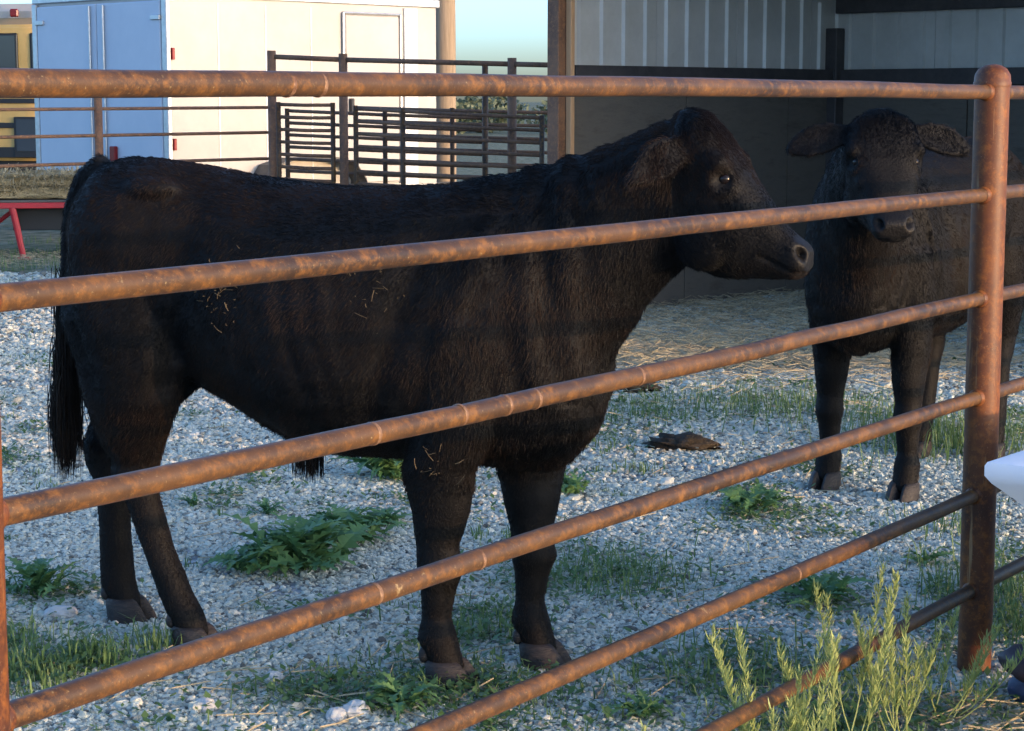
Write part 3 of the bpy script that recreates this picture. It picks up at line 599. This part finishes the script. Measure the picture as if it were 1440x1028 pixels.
pr_ = [(-.76, .34), (-.70, .66), (-.56, .83), (-.3, .90), (.3, .90), (.56, .83), (.70, .66), (.76, .34)]
V = []; F = []
for a, z in pr_:
    for off, dz in ((.01, 0), (.30, 0), (.30, -.02), (.01, -.02)): V.append(TN+DS*(fc+a)-DR*off+UP*(z+dz))
for i in range(len(pr_)-1):
    for k in range(4): F.append((i*4+k, i*4+(k+1) % 4, i*4+4+(k+1) % 4, i*4+4+k))
mobj('fender', V, F, M('fender_grey', [(.05,.048,.044), (.09,.085,.078)], .6, 9), trailer)
for k in (-.37, .37):
    prof = [(.03, .20), (.03, .33), (.06, .345), (.20, .345), (.23, .33), (.23, .20)]; m = MB()
    m.tube([TN+DS*(fc+k)-DR*(a+.02)+UP*.345 for a, _ in prof], [r for _, r in prof], 28); wh = smooth_angle(m.build('wheel', black_rub, trailer))
    prof = [(.19, .06), (.235, .19), (.245, .19), (.245, .05)]; m = MB(); m.tube([TN+DS*(fc+k)-DR*(a+.02)+UP*.345 for a, _ in prof], [r for _, r in prof], 24); smooth_angle(m.build('rim', alu, wh))
MB().box(TN+DS*(TL+.7)+DR*TWD/2+UP*.45, (1.5, .12, .1), (DS, DR, UP)).build('drawbar', black_paint, trailer)

# ------------------------------------------------------------------ yellow bus behind the trailer
bus = empty('yellow_bus', (0, 0, 0)); tag(bus, 'yellow bus parked behind the rear of the white trailer', 'bus')
BD = np.array((.97, -.243, 0)); BN = np.array((-.243, -.97, 0)); BO = np.array((-11.6, 31.6, 0))       # BD along its side, BN outward
ax = (BD, BN, UP)
MB().box(BO+BD*3.2-BN*1.15+UP*1.62, (7.4, 2.3, 2.06), ax, .06).build('bus_body', yellow_paint, bus)
MB().box(BO+BD*3.2-BN*1.15+UP*2.80, (7.3, 2.1, .34), ax, .12).build('roof', white_paint, bus)
for z, h_ in ((1.50, .07), (1.13, .08), (.72, .16)): MB().box(BO+BD*3.2+BN*.012+UP*z, (7.42, .035, h_), ax, .005).build('rub_rail', black_paint, bus)
for k in range(9):
    wdw = MB().box(BO+BD*(.05+.78*k)+BN*.012+UP*2.24, (.58, .03, .56), ax, .02).build('window', black_paint, bus)
    MB().box(BO+BD*(.05+.78*k)+BN*.03+UP*2.24, (.50, .016, .48), ax).build('pane', glass, wdw)
dr = MB().box(BO+BD*4.35+BN*.03+UP*.95, (.42, .03, .62), ax, .01).build('door', black_paint, bus); MB().box(BO+BD*4.35+BN*.05+UP*.98, (.32, .016, .48), ax).build('pane', glass, dr)
for k in (.8, 5.6):
    prof = [(-.02, .3), (-.02, .48), (.02, .5), (.2, .5), (.24, .48), (.24, .25)]; m = MB(); m.tube([BO+BD*k+BN*(a-.2)+UP*.5 for a, _ in prof], [r for _, r in prof], 26); smooth_angle(m.build('wheel', black_rub, bus))
for k in (4.2, 4.6): MB().box(BO+BD*k+BN*.02+UP*2.82, (.14, .06, .12), ax, .02).build('warning_light', red_lens, bus)
MB().box(BO+BD*3.2-BN*1.15+UP*.45, (6.8, 2.0, .3), ax).build('chassis', black_paint, bus)

# ------------------------------------------------------------------ red hay wagon with bales
wag = empty('hay_wagon', (-4.7, 19.0, 0)); tag(wag, 'low red framed wagon carrying hay at the far left', 'wagon')
WB = np.array((-4.7, 19.0, 0)); WX = np.array((.985, .17, 0)); WY = np.array((-.17, .985, 0)); wa = (WX, WY, UP)
def wbox(name, c, d, mat, par=None): return MB().box(np.array(c[0]*WX+c[1]*WY+c[2]*UP), d, wa, .006).build(name, mat, par or wag)
wbox('frame_rail', (-.3, 0, .515), (2.6, .05, .055), red_paint); wbox('frame_rail', (-.3, 1.2, .515), (2.6, .05, .055), red_paint)
for k in (-1.55, .98): wbox('cross_member', (k, .6, .515), (.05, 1.14, .05), red_paint)
wbox('deck', (-.3, .6, .553), (2.58, 1.24, .02), plywood)
wbox('belly_tray', (.42, .75, .37), (1.0, .9, .22), black_paint)
m = MB(); m.tube([WX*-.06+UP*.50, WX*-.02+UP*.3, WX*.03+UP*.02], [.034, .032, .028], 10); m.build('leg', red_paint, wag)
MB().box(WX*.035+UP*.012, (.12, .10, .024), wa, .004).build('foot_plate', red_paint, wag)
m = MB(); m.tube([WX*-.05+WY*.05+UP*.47, WX*-.38+WY*.5+UP*.22], .022, 8); m.build('brace', red_paint, wag)
m = MB(); m.tube([WX*-1.5+WY*1.2+UP*.50, WX*-1.46+WY*1.2+UP*.02], [.034, .028], 10); m.build('leg', red_paint, wag)
m = MB(); m.tube([WX*.93+WY*1.2+UP*.50, WX*.95+WY*1.2+UP*.02], [.034, .028], 10); m.build('leg', red_paint, wag)
m = MB(); m.tube([WX*.93+UP*.50, WX*.95+UP*.02], [.034, .028], 10); m.build('leg', red_paint, wag)
def bale(c, L_, rz, label):
    o = empty('hay_bale', tuple(c), rz); m = MB(); rs = np.random.default_rng(int(abs(c[0]*100)))
    nx, ny, nz_ = 14, 8, 5; V = {}; 
    bm = bmesh.new(); bmesh.ops.create_cube(bm, size=1); bmesh.ops.subdivide_edges(bm, edges=bm.edges, cuts=7, use_grid_fill=True)
    for v in bm.verts:
        k = v.co.copy(); r_ = 1-.05*((2*abs(k.y))**6+(2*abs(k.z))**6)
        v.co = Vector((k.x*L_+rs.normal(0, .012), k.y*.45*r_+rs.normal(0, .010), (k.z*r_)*.24+.12+rs.normal(0, .008)))
        v.co.z = max(v.co.z, 0)
    me = bpy.data.meshes.new('hay_block'); bm.to_mesh(me); bm.free(); me.materials.append(hay); b = bpy.data.objects.new('hay_block', me); C.objects.link(b); b.parent = o
    for y in (-.11, .11): MB().tube([(-L_/2-.008, y, .02), (-L_/2-.006, y, .236), (0, y, .250), (L_/2+.006, y, .236), (L_/2+.008, y, .02)], .004, 6).build('twine', red_paint if False else strawm, o)
    SV = []; SF = []
    for k in range(900):
        p = np.array((rs.uniform(-L_/2, L_/2), rs.uniform(-.23, .23), rs.choice([.24, .12, .2])+rs.uniform(0, .02)));
        if p[2] < .22: p[1] = -.228
        d = rs.normal(0, 1, 3); d /= np.linalg.norm(d); l_ = rs.uniform(.03, .09); b0 = len(SV); s_ = np.cross(d, (0, .3, 1)); s_ = s_/np.linalg.norm(s_)*.004; e_ = p+d*l_; e_[2] = max(e_[2], .01)
        SV += [p-s_, p+s_, e_+s_, e_-s_]; SF.append((b0, b0+1, b0+2, b0+3))
    x = mobj('loose_straw', SV, SF, strawm, o); x['kind'] = 'stuff'
    tag(o, label, 'hay bale', 'hay bales on the red wagon')
for k, (x, y, L_) in enumerate(((-.85, .3, .9), (.12, .32, .95), (-.8, .85, .9), (.2, .88, .9))):
    bale(WB+WX*x+WY*y+UP*.565, L_, math.atan2(.17, .985)+(.03, -.04, .05, 0)[k], ('hay bale on the red wagon at the very left edge of the photo', 'hay bale on the red wagon right above its slanted red leg', 'hay bale at the back of the red wagon, left one', 'hay bale at the back of the red wagon, right one')[k])

# ------------------------------------------------------------------ yard fence on the left, far gates
A_ = np.array((-2.03, 17.0, 0)); YF = np.array((-4.15, 15.15, 0)); yd = (YF-A_); yl = np.linalg.norm(yd); yd /= yl
yf = empty('yard_fence', tuple(A_)); tag(yf, 'thin three rail dark pipe fence in front of the white trailer', 'fence')
for z in (1.45, 1.24, 1.02): MB().tube([yd*.05+UP*z, yd*(yl+1.6)+UP*(z-.02)], .014, 10).build('rail', rust_dark, yf, True)
for s_ in (1.66, 4.1): MB().tube([yd*s_+UP*-.2, yd*s_+UP*1.53], .034, 14).build('post', rust_dark, yf, True)
gf = empty('gate_frame', tuple(A_)); tag(gf, 'tall rusty pipe frame with overhead bar joining the shed corner', 'gate frame')
B_ = np.array((-1.41, 16.8, 0)); C_ = np.array((0.0, 16.3, 0)); J_ = np.array((.30, 16.13, 0)); Q = [A_, B_, C_, J_]; TZ = [1.875, 1.845, 1.80, 1.79]
for P, z in zip(Q[:3], TZ):
    MB().tube([P-A_+UP*-.2, P-A_+UP*(z+.05)], .037, 16).build('post', rust_dark, gf, True)
for i in range(3): MB().tube([Q[i]-A_+UP*TZ[i], Q[i+1]-A_+UP*TZ[i+1]], .021, 12).build('top_bar', rust_dark, gf, True)
def gate(P0, P1, z0, z1, zb, n, label, stiles=(0, 1), lat=True, dz=0.0):
    P0 = np.array(P0+(0,), float); P1 = np.array(P1+(0,), float); d = P1-P0; L_ = np.linalg.norm(d); d /= L_
    o = empty('livestock_gate', tuple(P0)); tag(o, label, 'gate', 'rusty gates stacked beside the shed')
    for i in range(n):
        f_ = i/(n-1); a = z0+(zb-z0)*f_; b = z1+(zb-.03-z1)*f_
        MB().tube([UP*a, d*L_/2+UP*((a+b)/2-.004), d*L_+UP*b], .0155, 10).build('rail', rust_dark, o, True)
    for s_ in stiles:
        t_ = z0+(z1-z0)*s_; MB().tube([d*L_*s_+UP*(zb-.06), d*L_*s_+UP*(t_+.02)], .021, 10).build('stile', rust, o, True)
    if lat: MB().box(d*.10+UP*1.40, (.12, .06, .05), (d, np.cross(UP, d), UP), .006).build('latch', alu, o)
gate((-1.97, 16.93), (-1.50, 16.80), 1.475, 1.47, .33, 12, 'short rusty gate panel nearest the white trailer, left of the doubled posts', lat=False)
gate((-1.30, 16.70), (.24, 16.08), 1.44, 1.37, .30, 12, 'long rusty gate closing up to the shed corner post', (0, .26, 1), False)
gate((-1.40, 17.95), (.55, 17.0), 1.445, 1.40, .30, 11, 'farthest rusty gate seen through the other gates', (0, .45, 1), False)
gate((-1.95, 17.40), (-.22, 16.85), 1.42, 1.36, .28, 12, 'second rusty gate standing behind the long gate', (0, .5, 1), False)
MB().tube([(-.225, 16.80, -.1), (-.225, 16.80, 1.81)], .026, 12).build('drop_post', rust, None, True)
tag(bpy.data.objects['drop_post'], 'thin rust red post behind the long gate', 'post')

# ------------------------------------------------------------------ pole and far trees
pole = empty('utility_pole', (-.86, 26, 0)); m = MB(); m.tube([(0, 0, -.5), (0, 0, 3), (0, 0, 8.5)], [.138, .133, .11], 20); smooth_angle(m.build('pole_shaft', polem, pole))
MB().box((0, .14, 7.9), (2.2, .1, .12), None, .01).build('crossarm', polem, pole); tag(pole, 'tan wooden pole standing right of the white trailer', 'pole')
def treeline():
    V = []; F = []; T = []; rs = np.random.default_rng(5)
    for k in range(60):
        c = np.array((rs.uniform(-26, 34), rs.uniform(88, 120), 0)); h = rs.uniform(1.1, 1.9); r_ = rs.uniform(1.2, 2.2)
        for j in range(420):
            d = rs.normal(0, 1, 3); d /= np.linalg.norm(d); q = c+np.array((d[0]*r_, d[1]*r_, h*.5+d[2]*h*.5))*rs.uniform(.75, 1.0)+np.array((c[0], c[1], 0))*0
            q = np.array((c[0]+d[0]*r_*rs.uniform(.6, 1), c[1]+d[1]*r_*rs.uniform(.6, 1), max(.05, h*.5+d[2]*h*.5*rs.uniform(.7, 1.05))))
            a = rs.normal(0, 1, 3); a /= np.linalg.norm(a); b = np.cross(a, rs.normal(0, 1, 3)); b /= np.linalg.norm(b); s_ = rs.uniform(.07, .17); n0 = len(V)
            V += [q-a*s_-b*s_*.6, q+a*s_-b*s_*.4, q+a*s_*.6+b*s_, q-a*s_+b*s_*.5]; F.append((n0, n0+1, n0+2, n0+3)); T += [rs.random()]*4
    o = tinted('distant_treeline', V, F, T, tree_leaf); tag(o, 'low distant line of bushes along the horizon', 'treeline', kind='stuff')
treeline()

# ------------------------------------------------------------------ table and sack at the right edge
tb = empty('folding_table', (1.041, 4.318, 0)); tag(tb, 'table in a white stretch cloth, its corner poking in from the right edge', 'table')
a_ = np.array((.62, .785, 0)); b_ = np.array((.785, -.62, 0)); LA, LB = 1.83, .76; rings = []
for z, ins in ((.722, .02), (.720, .004), (.712, 0), (.690, .0), (.672, .012), (.64, .045), (.60, .085), (.54, .125), (.45, .165), (.33, .195), (.20, .215), (.13, .222)):
    rr = []
    for (p, q, dp, dq) in ((0, 0, 1, 0), (1, 0, 0, 1), (1, 1, -1, 0), (0, 1, 0, -1)):
        for k in range(8):
            s_ = k/8; sag = ins*(1+.45*math.sin(math.pi*s_)) if ins > .02 else ins
            x = p+dp*s_; y = q+dq*s_; X = x*LA; Y = y*LB
            ix = ins if dp else sag; iy = sag if dp else ins
            X = min(max(X, ix), LA-ix); Y = min(max(Y, iy), LB-iy); rr.append(a_*X+b_*Y+UP*z)
    rings.append(np.array(rr))
n = 32; V = [p for r in rings for p in r]; F = []
for i in range(len(rings)-1):
    for k in range(n): F.append((i*n+k, (i+1)*n+k, (i+1)*n+(k+1) % n, i*n+(k+1) % n))
F.append(tuple(range(n))); o = mobj('tablecloth', V, F, cloth, tb); smooth_angle(o, 50)
for x in (.24, LA-.24):
    for y in (.24, LB-.24): MB().tube([a_*x+b_*y+UP*.70, a_*x+b_*y+UP*.0], .016, 10).build('leg', alu, tb, True)
def lump(name, c, r, mat, parent=None, seed=1, f=6, amp=.12, flat=True):
    V, F = ell((0, 0, 0), r, 22, 14); V = np.array(V); q = V/np.array(r); V = V*(1+amp*fbm(q*.35, f*.35, seed))[:, None]
    V += np.array(c); 
    if flat: V[:, 2] = np.maximum(V[:, 2], .002)
    return mobj(name, V, F, mat, parent, True)
sk = empty('dark_sack', (1.335, 4.87, 0)); tag(sk, 'crumpled dark sack on the ground at the right edge beside the post', 'sack')
lump('sack_top', (0, 0, .105), (.105, .08, .045), sackm, sk, 4, 7, .2, False); lump('sack_base', (.01, 0, .045), (.095, .075, .055), sackb, sk, 6, 6, .15)

# ------------------------------------------------------------------ cow pats, big stones
for k, (x, y, rx, ry, h_, lb) in enumerate(((.745, 8.56, .15, .075, .05, 'dark elongated cow pat on the gravel left of the facing cow'), (.64, 10.35, .13, .12, .03, 'dark cow pat just right of the foreground cow chest'))):
    m = lump('cow_pat', (0, 0, 0), (rx, ry, h_), dung, None, 20+k, 16, .6); m.location = (x, y, .012); m.rotation_euler = (0, 0, (-.25, .1)[k]); tag(m, lb, 'cow pat', 'cow pats on the gravel')
stone_m = M('pale_stone', [(.42,.42,.40), (.58,.57,.54)], .85, 12, 0, .5, 40)
STN = [(-.386, 4.76, .035, .03, .026, 'pale lump of limestone below the near foreleg at the bottom edge'), (-.43, 4.73, .03, .024, .02, 'smaller pale limestone chunk left of the bottom edge lump'), (-.763, 4.81, .034, .025, .02, 'pale stone beneath the lowest visible rail at lower left'), (-1.326, 5.72, .05, .03, .022, 'broad pale stone beside the weed at the left post'), (-.62, 5.05, .03, .024, .02, 'cream stone right of the hind hooves under the rail')]
for k, (x, y, a, b, c_, lb) in enumerate(STN):
    m = lump('limestone_chunk', (0, 0, c_*.6), (a, b, c_), stone_m, None, 40+k, 7, .22); m.location = (x, y, 0); m.rotation_euler = (0, 0, k*1.1); m.data.polygons.foreach_set('use_smooth', [False]*len(m.data.polygons)); tag(m, lb, 'stone', 'larger pale stones in the gravel')

# ------------------------------------------------------------------ weeds and grass
def leaf_mesh(L_, wd, lob, curve, rs, nseg=15):
    """lobed leaf strip with a raised midrib fold, base at origin, along +x"""
    V = []; F = []
    for i in range(nseg+1):
        s_ = i/nseg; x = L_*s_*(1-.10*s_*curve); z = L_*curve*(math.sin(s_*2.2)*.42-.28*s_*s_)
        wv = wd*(math.sin(math.pi*min(1, .10+s_*.92))**.7)*(1-lob*(i % 2))*(1 if s_ < .97 else .2)*(.35+.65*min(1, s_*3))
        V += [(x-.02*L_*lob*(i % 2), wv, z+wv*.25), (x, 0, z), (x-.02*L_*lob*(i % 2), -wv, z+wv*.25)]
    for i in range(nseg):
        a = i*3; F += [(a, a+1, a+4, a+3), (a+1, a+2, a+5, a+4)]
    return V, F
def rosette(x, y, rad, nleaf, label, seed, parts=False, height=.5, grp='leafy weeds growing in the gravel', lob=.72):
    rs = np.random.default_rng(seed); root = empty('leafy_weed', (x, y, .005)); tag(root, label, 'weed', grp)
    base = []
    for k in range(5):
        V, F = leaf_mesh(1.0, .15+.05*rs.random(), lob*(.7+.5*rs.random()), .35+.55*rs.random(), rs); base.append((V, F))
    meshes = []
    if parts:
        for j, (V, F) in enumerate(base):
            for tv in (.25, .75):
                me = bpy.data.meshes.new('leaf'); me.from_pydata(V, [], F); a = me.attributes.new('tint', 'FLOAT', 'POINT'); a.data.foreach_set('value', [tv]*len(V)); me.materials.append(weed_leaf); meshes.append(me)
    AV = []; AF = []; AT = []
    for k in range(nleaf):
        q = rs.uniform(0, 6.283); rr = rad*rs.uniform(.5, 1.0); el_ = rs.uniform(.02, .9)*height*1.5; cx, cy = rs.normal(0, rad*.16, 2)
        if parts:
            o = bpy.data.objects.new('leaf', meshes[rs.integers(len(meshes))]); C.objects.link(o); o.parent = root
            o.location = (cx, cy, .004); o.rotation_euler = (rs.normal(0, .25), -el_, q); o.scale = (rr, rr, rr)
        else:
            V, F = base[rs.integers(5)]; Mx = Matrix.Translation((cx, cy, .004)) @ Matrix.Rotation(q, 4, 'Z') @ Matrix.Rotation(-el_, 4, 'Y') @ Matrix.Rotation(rs.normal(0, .25), 4, 'X') @ Matrix.Scale(rr, 4)
            n0 = len(AV); AV += [tuple(Mx @ Vector(v)) for v in V]; AF += [tuple(i+n0 for i in f) for f in F]; AT += [float(np.clip(rs.normal(.45, .25), 0, 1))]*len(V)
    if not parts: tinted('leaves', AV, AF, AT, weed_leaf, root)
    st = MB().tube([(0, 0, -.02), (.004, .002, .03), (0, .004, .05*height+.03)], [.008, .007, .004], 8).build('crown_stem', weed_leaf, root)
    return root
rosette(-.69, 6.33, .27, 110, 'largest dark green lobed weed on the gravel between the hind and fore legs', 1, True, .55)
rosette(-.56, 6.72, .23, 64, 'bushy green weed just behind the largest weed', 2, True, .5)
rosette(-.86, 6.28, .17, 34, 'low weed spreading left from the largest weed', 3, False, .3)
rosette(-.45, 6.98, .11, 20, 'round leaved weed at the right end of the big weed patch', 23, False, .5, lob=.1)
rosette(-.47, 7.86, .25, 60, 'green weed beside the near foreleg under the belly', 4, False, .6)
rosette(-.43, 8.50, .30, 74, 'green weed farther behind the near foreleg', 5, False, .7)
rosette(-.90, 7.17, .11, 18, 'small flat weed left of the belly tuft', 6, False, .3)
rosette(-1.45, 5.98, .17, 50, 'green weed beside the left fence post', 7, False, .6)
rosette(-1.19, 7.33, .09, 16, 'small weed right of the hind legs', 8, False, .4)
rosette(.22, 7.55, .14, 36, 'green weed right of the far foreleg', 9, False, .6)
rosette(.90, 7.28, .19, 44, 'flat weed between the two cows in open gravel', 10, False, .25)
rosette(1.35, 6.38, .12, 14, 'sparse weed near the post behind the shaded rail', 11, False, .3)
rosette(.93, 5.87, .17, 28, 'dark weed behind the pale tall plants', 12, False, .6)
rosette(-.28, 4.80, .13, 34, 'weed at the bottom edge below the near forehoof', 13, False, .35)
rosette(.32, 4.75, .12, 22, 'weed at the bottom edge below the lowest rust rail', 14, False, .4)
rosette(.05, 6.0, .09, 16, 'small weed between the two forelegs', 15, False, .35)

def grass():
    V = []; F = []; T = []; rs = np.random.default_rng(77)
    def tuft(x, y, r_, n_, h_, yel=.4):
        for k in range(n_):
            q = rs.uniform(0, 6.283); d = np.array((math.cos(q), math.sin(q), 0)); b = np.array((x, y, 0))+np.array((*rs.normal(0, r_, 2), 0)); hh = h_*rs.uniform(.45, 1.1); ln = hh*rs.uniform(.2, .9); wv = rs.uniform(.0013, .0028); sd_ = np.array((-d[1], d[0], 0))*wv; n0 = len(V)
            p1 = b+d*ln*.35+UP*hh*.6; p2 = b+d*ln+UP*hh*(.95-.3*rs.random())
            V.extend([b-sd_, b+sd_, p1+sd_*.8, p1-sd_*.8, p2]); F.extend([(n0, n0+1, n0+2, n0+3), (n0+3, n0+2, n0+4)]); T.extend([float(np.clip(rs.normal(yel, .25), 0, 1))]*5)
    spots = [(-.06, 5.58, .09, 130, .09), (.316, 6.18, .15, 330, .10), (.54, 9.38, .14, 160, .10), (.85, 9.75, .22, 260, .09), (1.37, 9.7, .30, 600, .13), (1.95, 8.7, .26, 800, .20), (-.49, 4.96, .10, 150, .06), (-.15, 5.02, .14, 300, .07), (.62, 5.1, .17, 300, .10), (1.55, 5.95, .16, 420, .16), (-1.30, 5.16, .07, 160, .10), (-1.14, 5.24, .03, 90, .11), (-1.08, 5.18, .03, 70, .10), (-1.2, 5.05, .05, 110, .07), (-1.40, 5.4, .06, 130, .10), (-1.01, 5.36, .05, 70, .10), (-.95, 5.35, .03, 40, .10), (-.02, 6.7, .1, 90, .07), (1.55, 6.9, .12, 130, .10), (.35, 8.6, .13, 120, .06), (.5, 8.0, .05, 40, .07), (-1.36, 4.95, .12, 240, .08), (1.42, 5.55, .10, 200, .12), (1.08, 5.12, .06, 70, .07), (.95, 4.9, .12, 150, .07), (.75, 4.6, .12, 170, .08), (-.3, 5.9, .1, 50, .05), (.1, 4.9, .15, 130, .05)]
    def mat(x, y, rx, ry, n_):
        for k in range(n_):
            b = np.array((x+rs.normal(0, rx), y+rs.normal(0, ry), rs.uniform(.004, .035))); q = rs.uniform(0, 6.283); d = np.array((math.cos(q), math.sin(q), rs.uniform(-.1, .7))); l_ = rs.uniform(.012, .034); sv = np.array((-d[1], d[0], 0))*l_*.3; n0 = len(V)
            V.extend([b, b+d*l_*.5+sv, b+d*l_, b+d*l_*.5-sv]); F.append((n0, n0+1, n0+2, n0+3)); T.extend([float(np.clip(rs.normal(.35, .2), 0, 1))]*4)
    for k in range(110):
        y = 4.3+8*rs.random()**1.4; x = rs.uniform(-.28*y, .28*y); mat(x, y, rs.uniform(.03, .12), rs.uniform(.03, .12), int(rs.integers(30, 160)))
    for m_ in ((.316, 6.18, .17, .22, 900), (.62, 5.1, .2, .15, 900), (-.28, 4.9, .2, .10, 700), (-.06, 5.58, .10, .12, 320), (-1.2, 5.2, .2, .10, 800), (-1.45, 5.5, .1, .3, 300), (1.52, 5.87, .15, .2, 500), (.9, 5.85, .15, .12, 400), (1.37, 9.7, .35, .35, 700), (.8, 9.6, .3, .4, 500), (1.95, 8.8, .3, .35, 700), (-.5, 4.98, .10, .08, 300), (-.1, 5.0, .15, .08, 500), (1.35, 5.55, .12, .12, 350), (.9, 4.75, .2, .12, 500), (.2, 4.6, .25, .15, 350), (.05, 8.2, .2, .5, 250), (.55, 9.1, .15, .3, 300), (1.0, 7.15, .14, .08, 260)): mat(*m_)
    for s_ in spots: tuft(*s_, yel=rs.uniform(.35, .75))
    for k in range(420):
        y = rs.uniform(4.2, 15.5); x = rs.uniform(-.29*y-.4, .29*y+.4); tuft(x, y, rs.uniform(.01, .05), int(rs.integers(5, 18)), rs.uniform(.02, .06), rs.uniform(.2, .7))
    for k in range(160): tuft(rs.uniform(-6.5, -2.0), rs.uniform(15.5, 21.5), .12, 30, rs.uniform(.08, .2), .4)
    o = tinted('grass', V, F, T, grass_leaf); tag(o, 'thin grass and seedlings sprouting through the gravel', 'grass', kind='stuff')
grass()
def straw_scatter():
    V = []; F = []; rs = np.random.default_rng(9)
    def put(x, y, n_, rx, ry, z=.03):
        for k in range(n_):
            c = np.array((x+rs.normal(0, rx), y+rs.normal(0, ry), rs.uniform(.012, z))); q = rs.uniform(0, 6.283); d = np.array((math.cos(q), math.sin(q), rs.normal(0, .18))); l_ = rs.uniform(.02, .09); s_ = np.array((-d[1], d[0], 0))*.0014; n0 = len(V); a = c-d*l_; b = c+d*l_; a[2] = max(a[2], .006); b[2] = max(b[2], .006)
            V.extend([a-s_, a+s_, a+UP*.003, b-s_, b+s_, b+UP*.003]); F.extend([(n0, n0+3, n0+4, n0+1), (n0+1, n0+4, n0+5, n0+2), (n0+2, n0+5, n0+3, n0)])
    put(1.6, 13.2, 8500, 1.2, 1.5, .06); put(.9, 11.8, 2600, .5, .5, .05); put(1.9, 11.6, 2200, .45, .35, .05); put(3.2, 14.5, 4000, 1.0, 1.0, .06)
    put(1.12, 4.75, 110, .12, .12, .015); put(.8, 4.85, 60, .25, .15, .015); put(.2, 7.0, 220, 1.3, 2.0, .02); put(-.3, 4.9, 90, .3, .15, .02); put(-5.0, 18.6, 1200, 1.0, .5, .06)
    o = mobj('strewn_hay', V, F, strawm); tag(o, 'loose hay strewn over the gravel before the shed', 'hay', kind='stuff')
straw_scatter()
# tall pale feathery plants in front of the fence
def tall_plant(x, y, h_, nst, seed, label, lean=0):
    rs = np.random.default_rng(seed); root = empty('tall_weed', (x, y, 0)); tag(root, label, 'plant', 'pale feathery plants along the fence')
    for k in range(nst):
        V = []; F = []; T = []; q = rs.uniform(0, 6.283); hh = h_*rs.uniform(.62, 1.0); ln = rs.uniform(.05, .17); d = np.array((math.cos(q)*ln+lean*.05, math.sin(q)*ln, 0)); base = np.array((*rs.normal(0, .018, 2), 0))
        pt = lambda s_: base+d*(s_**.8)+UP*hh*s_
        st = MB().tube([pt(s_) for s_ in (0, .25, .5, .75, 1)], [.0019, .0018, .0015, .0011, .0005], 5)
        so_ = tinted('stem', st.V, st.F, [.8]*len(st.V), tall_leaf, root)
        for j in range(int(140*hh/.4)):
            s_ = rs.uniform(.22, 1.0)**.8; p = pt(s_); aq = rs.uniform(0, 6.283); l_ = rs.uniform(.02, .046)*(1.25-.6*s_); o_ = np.array((math.cos(aq), math.sin(aq), 0)); e_ = p+o_*l_*.55+UP*l_*.9; mpt = p+o_*l_*.34+UP*l_*.40; sv = np.array((-o_[1], o_[0], 0))*rs.uniform(.0013, .0024); n0 = len(V)
            V += [p-sv*.5, p+sv*.5, mpt+sv, mpt-sv, e_]; F += [(n0, n0+1, n0+2, n0+3), (n0+3, n0+2, n0+4)]; T += [float(np.clip(rs.normal(.45+.35*s_, .2), 0, 1))]*5
        lv = tinted('leaves', V, F, T, tall_leaf, so_)
tall_plant(.585, 4.10, .40, 9, 1, 'pale feathery plant left of the dark lowest rail, second from left', -.3)
tall_plant(.80, 4.42, .47, 5, 2, 'tallest pale feathery plant, right of centre among the group')
tall_plant(.90, 4.50, .40, 9, 3, 'bushy pale feathery plant between the tallest one and the post')
tall_plant(1.06, 4.72, .27, 7, 4, 'short pale feathery plant standing nearest the fence post', .4)
tall_plant(.36, 3.78, .26, 5, 5, 'small pale feathery plant at the bottom edge, leftmost of the group')
tall_plant(.70, 4.28, .36, 3, 6, 'thin pale feathery plant crossing the dark lowest rail')
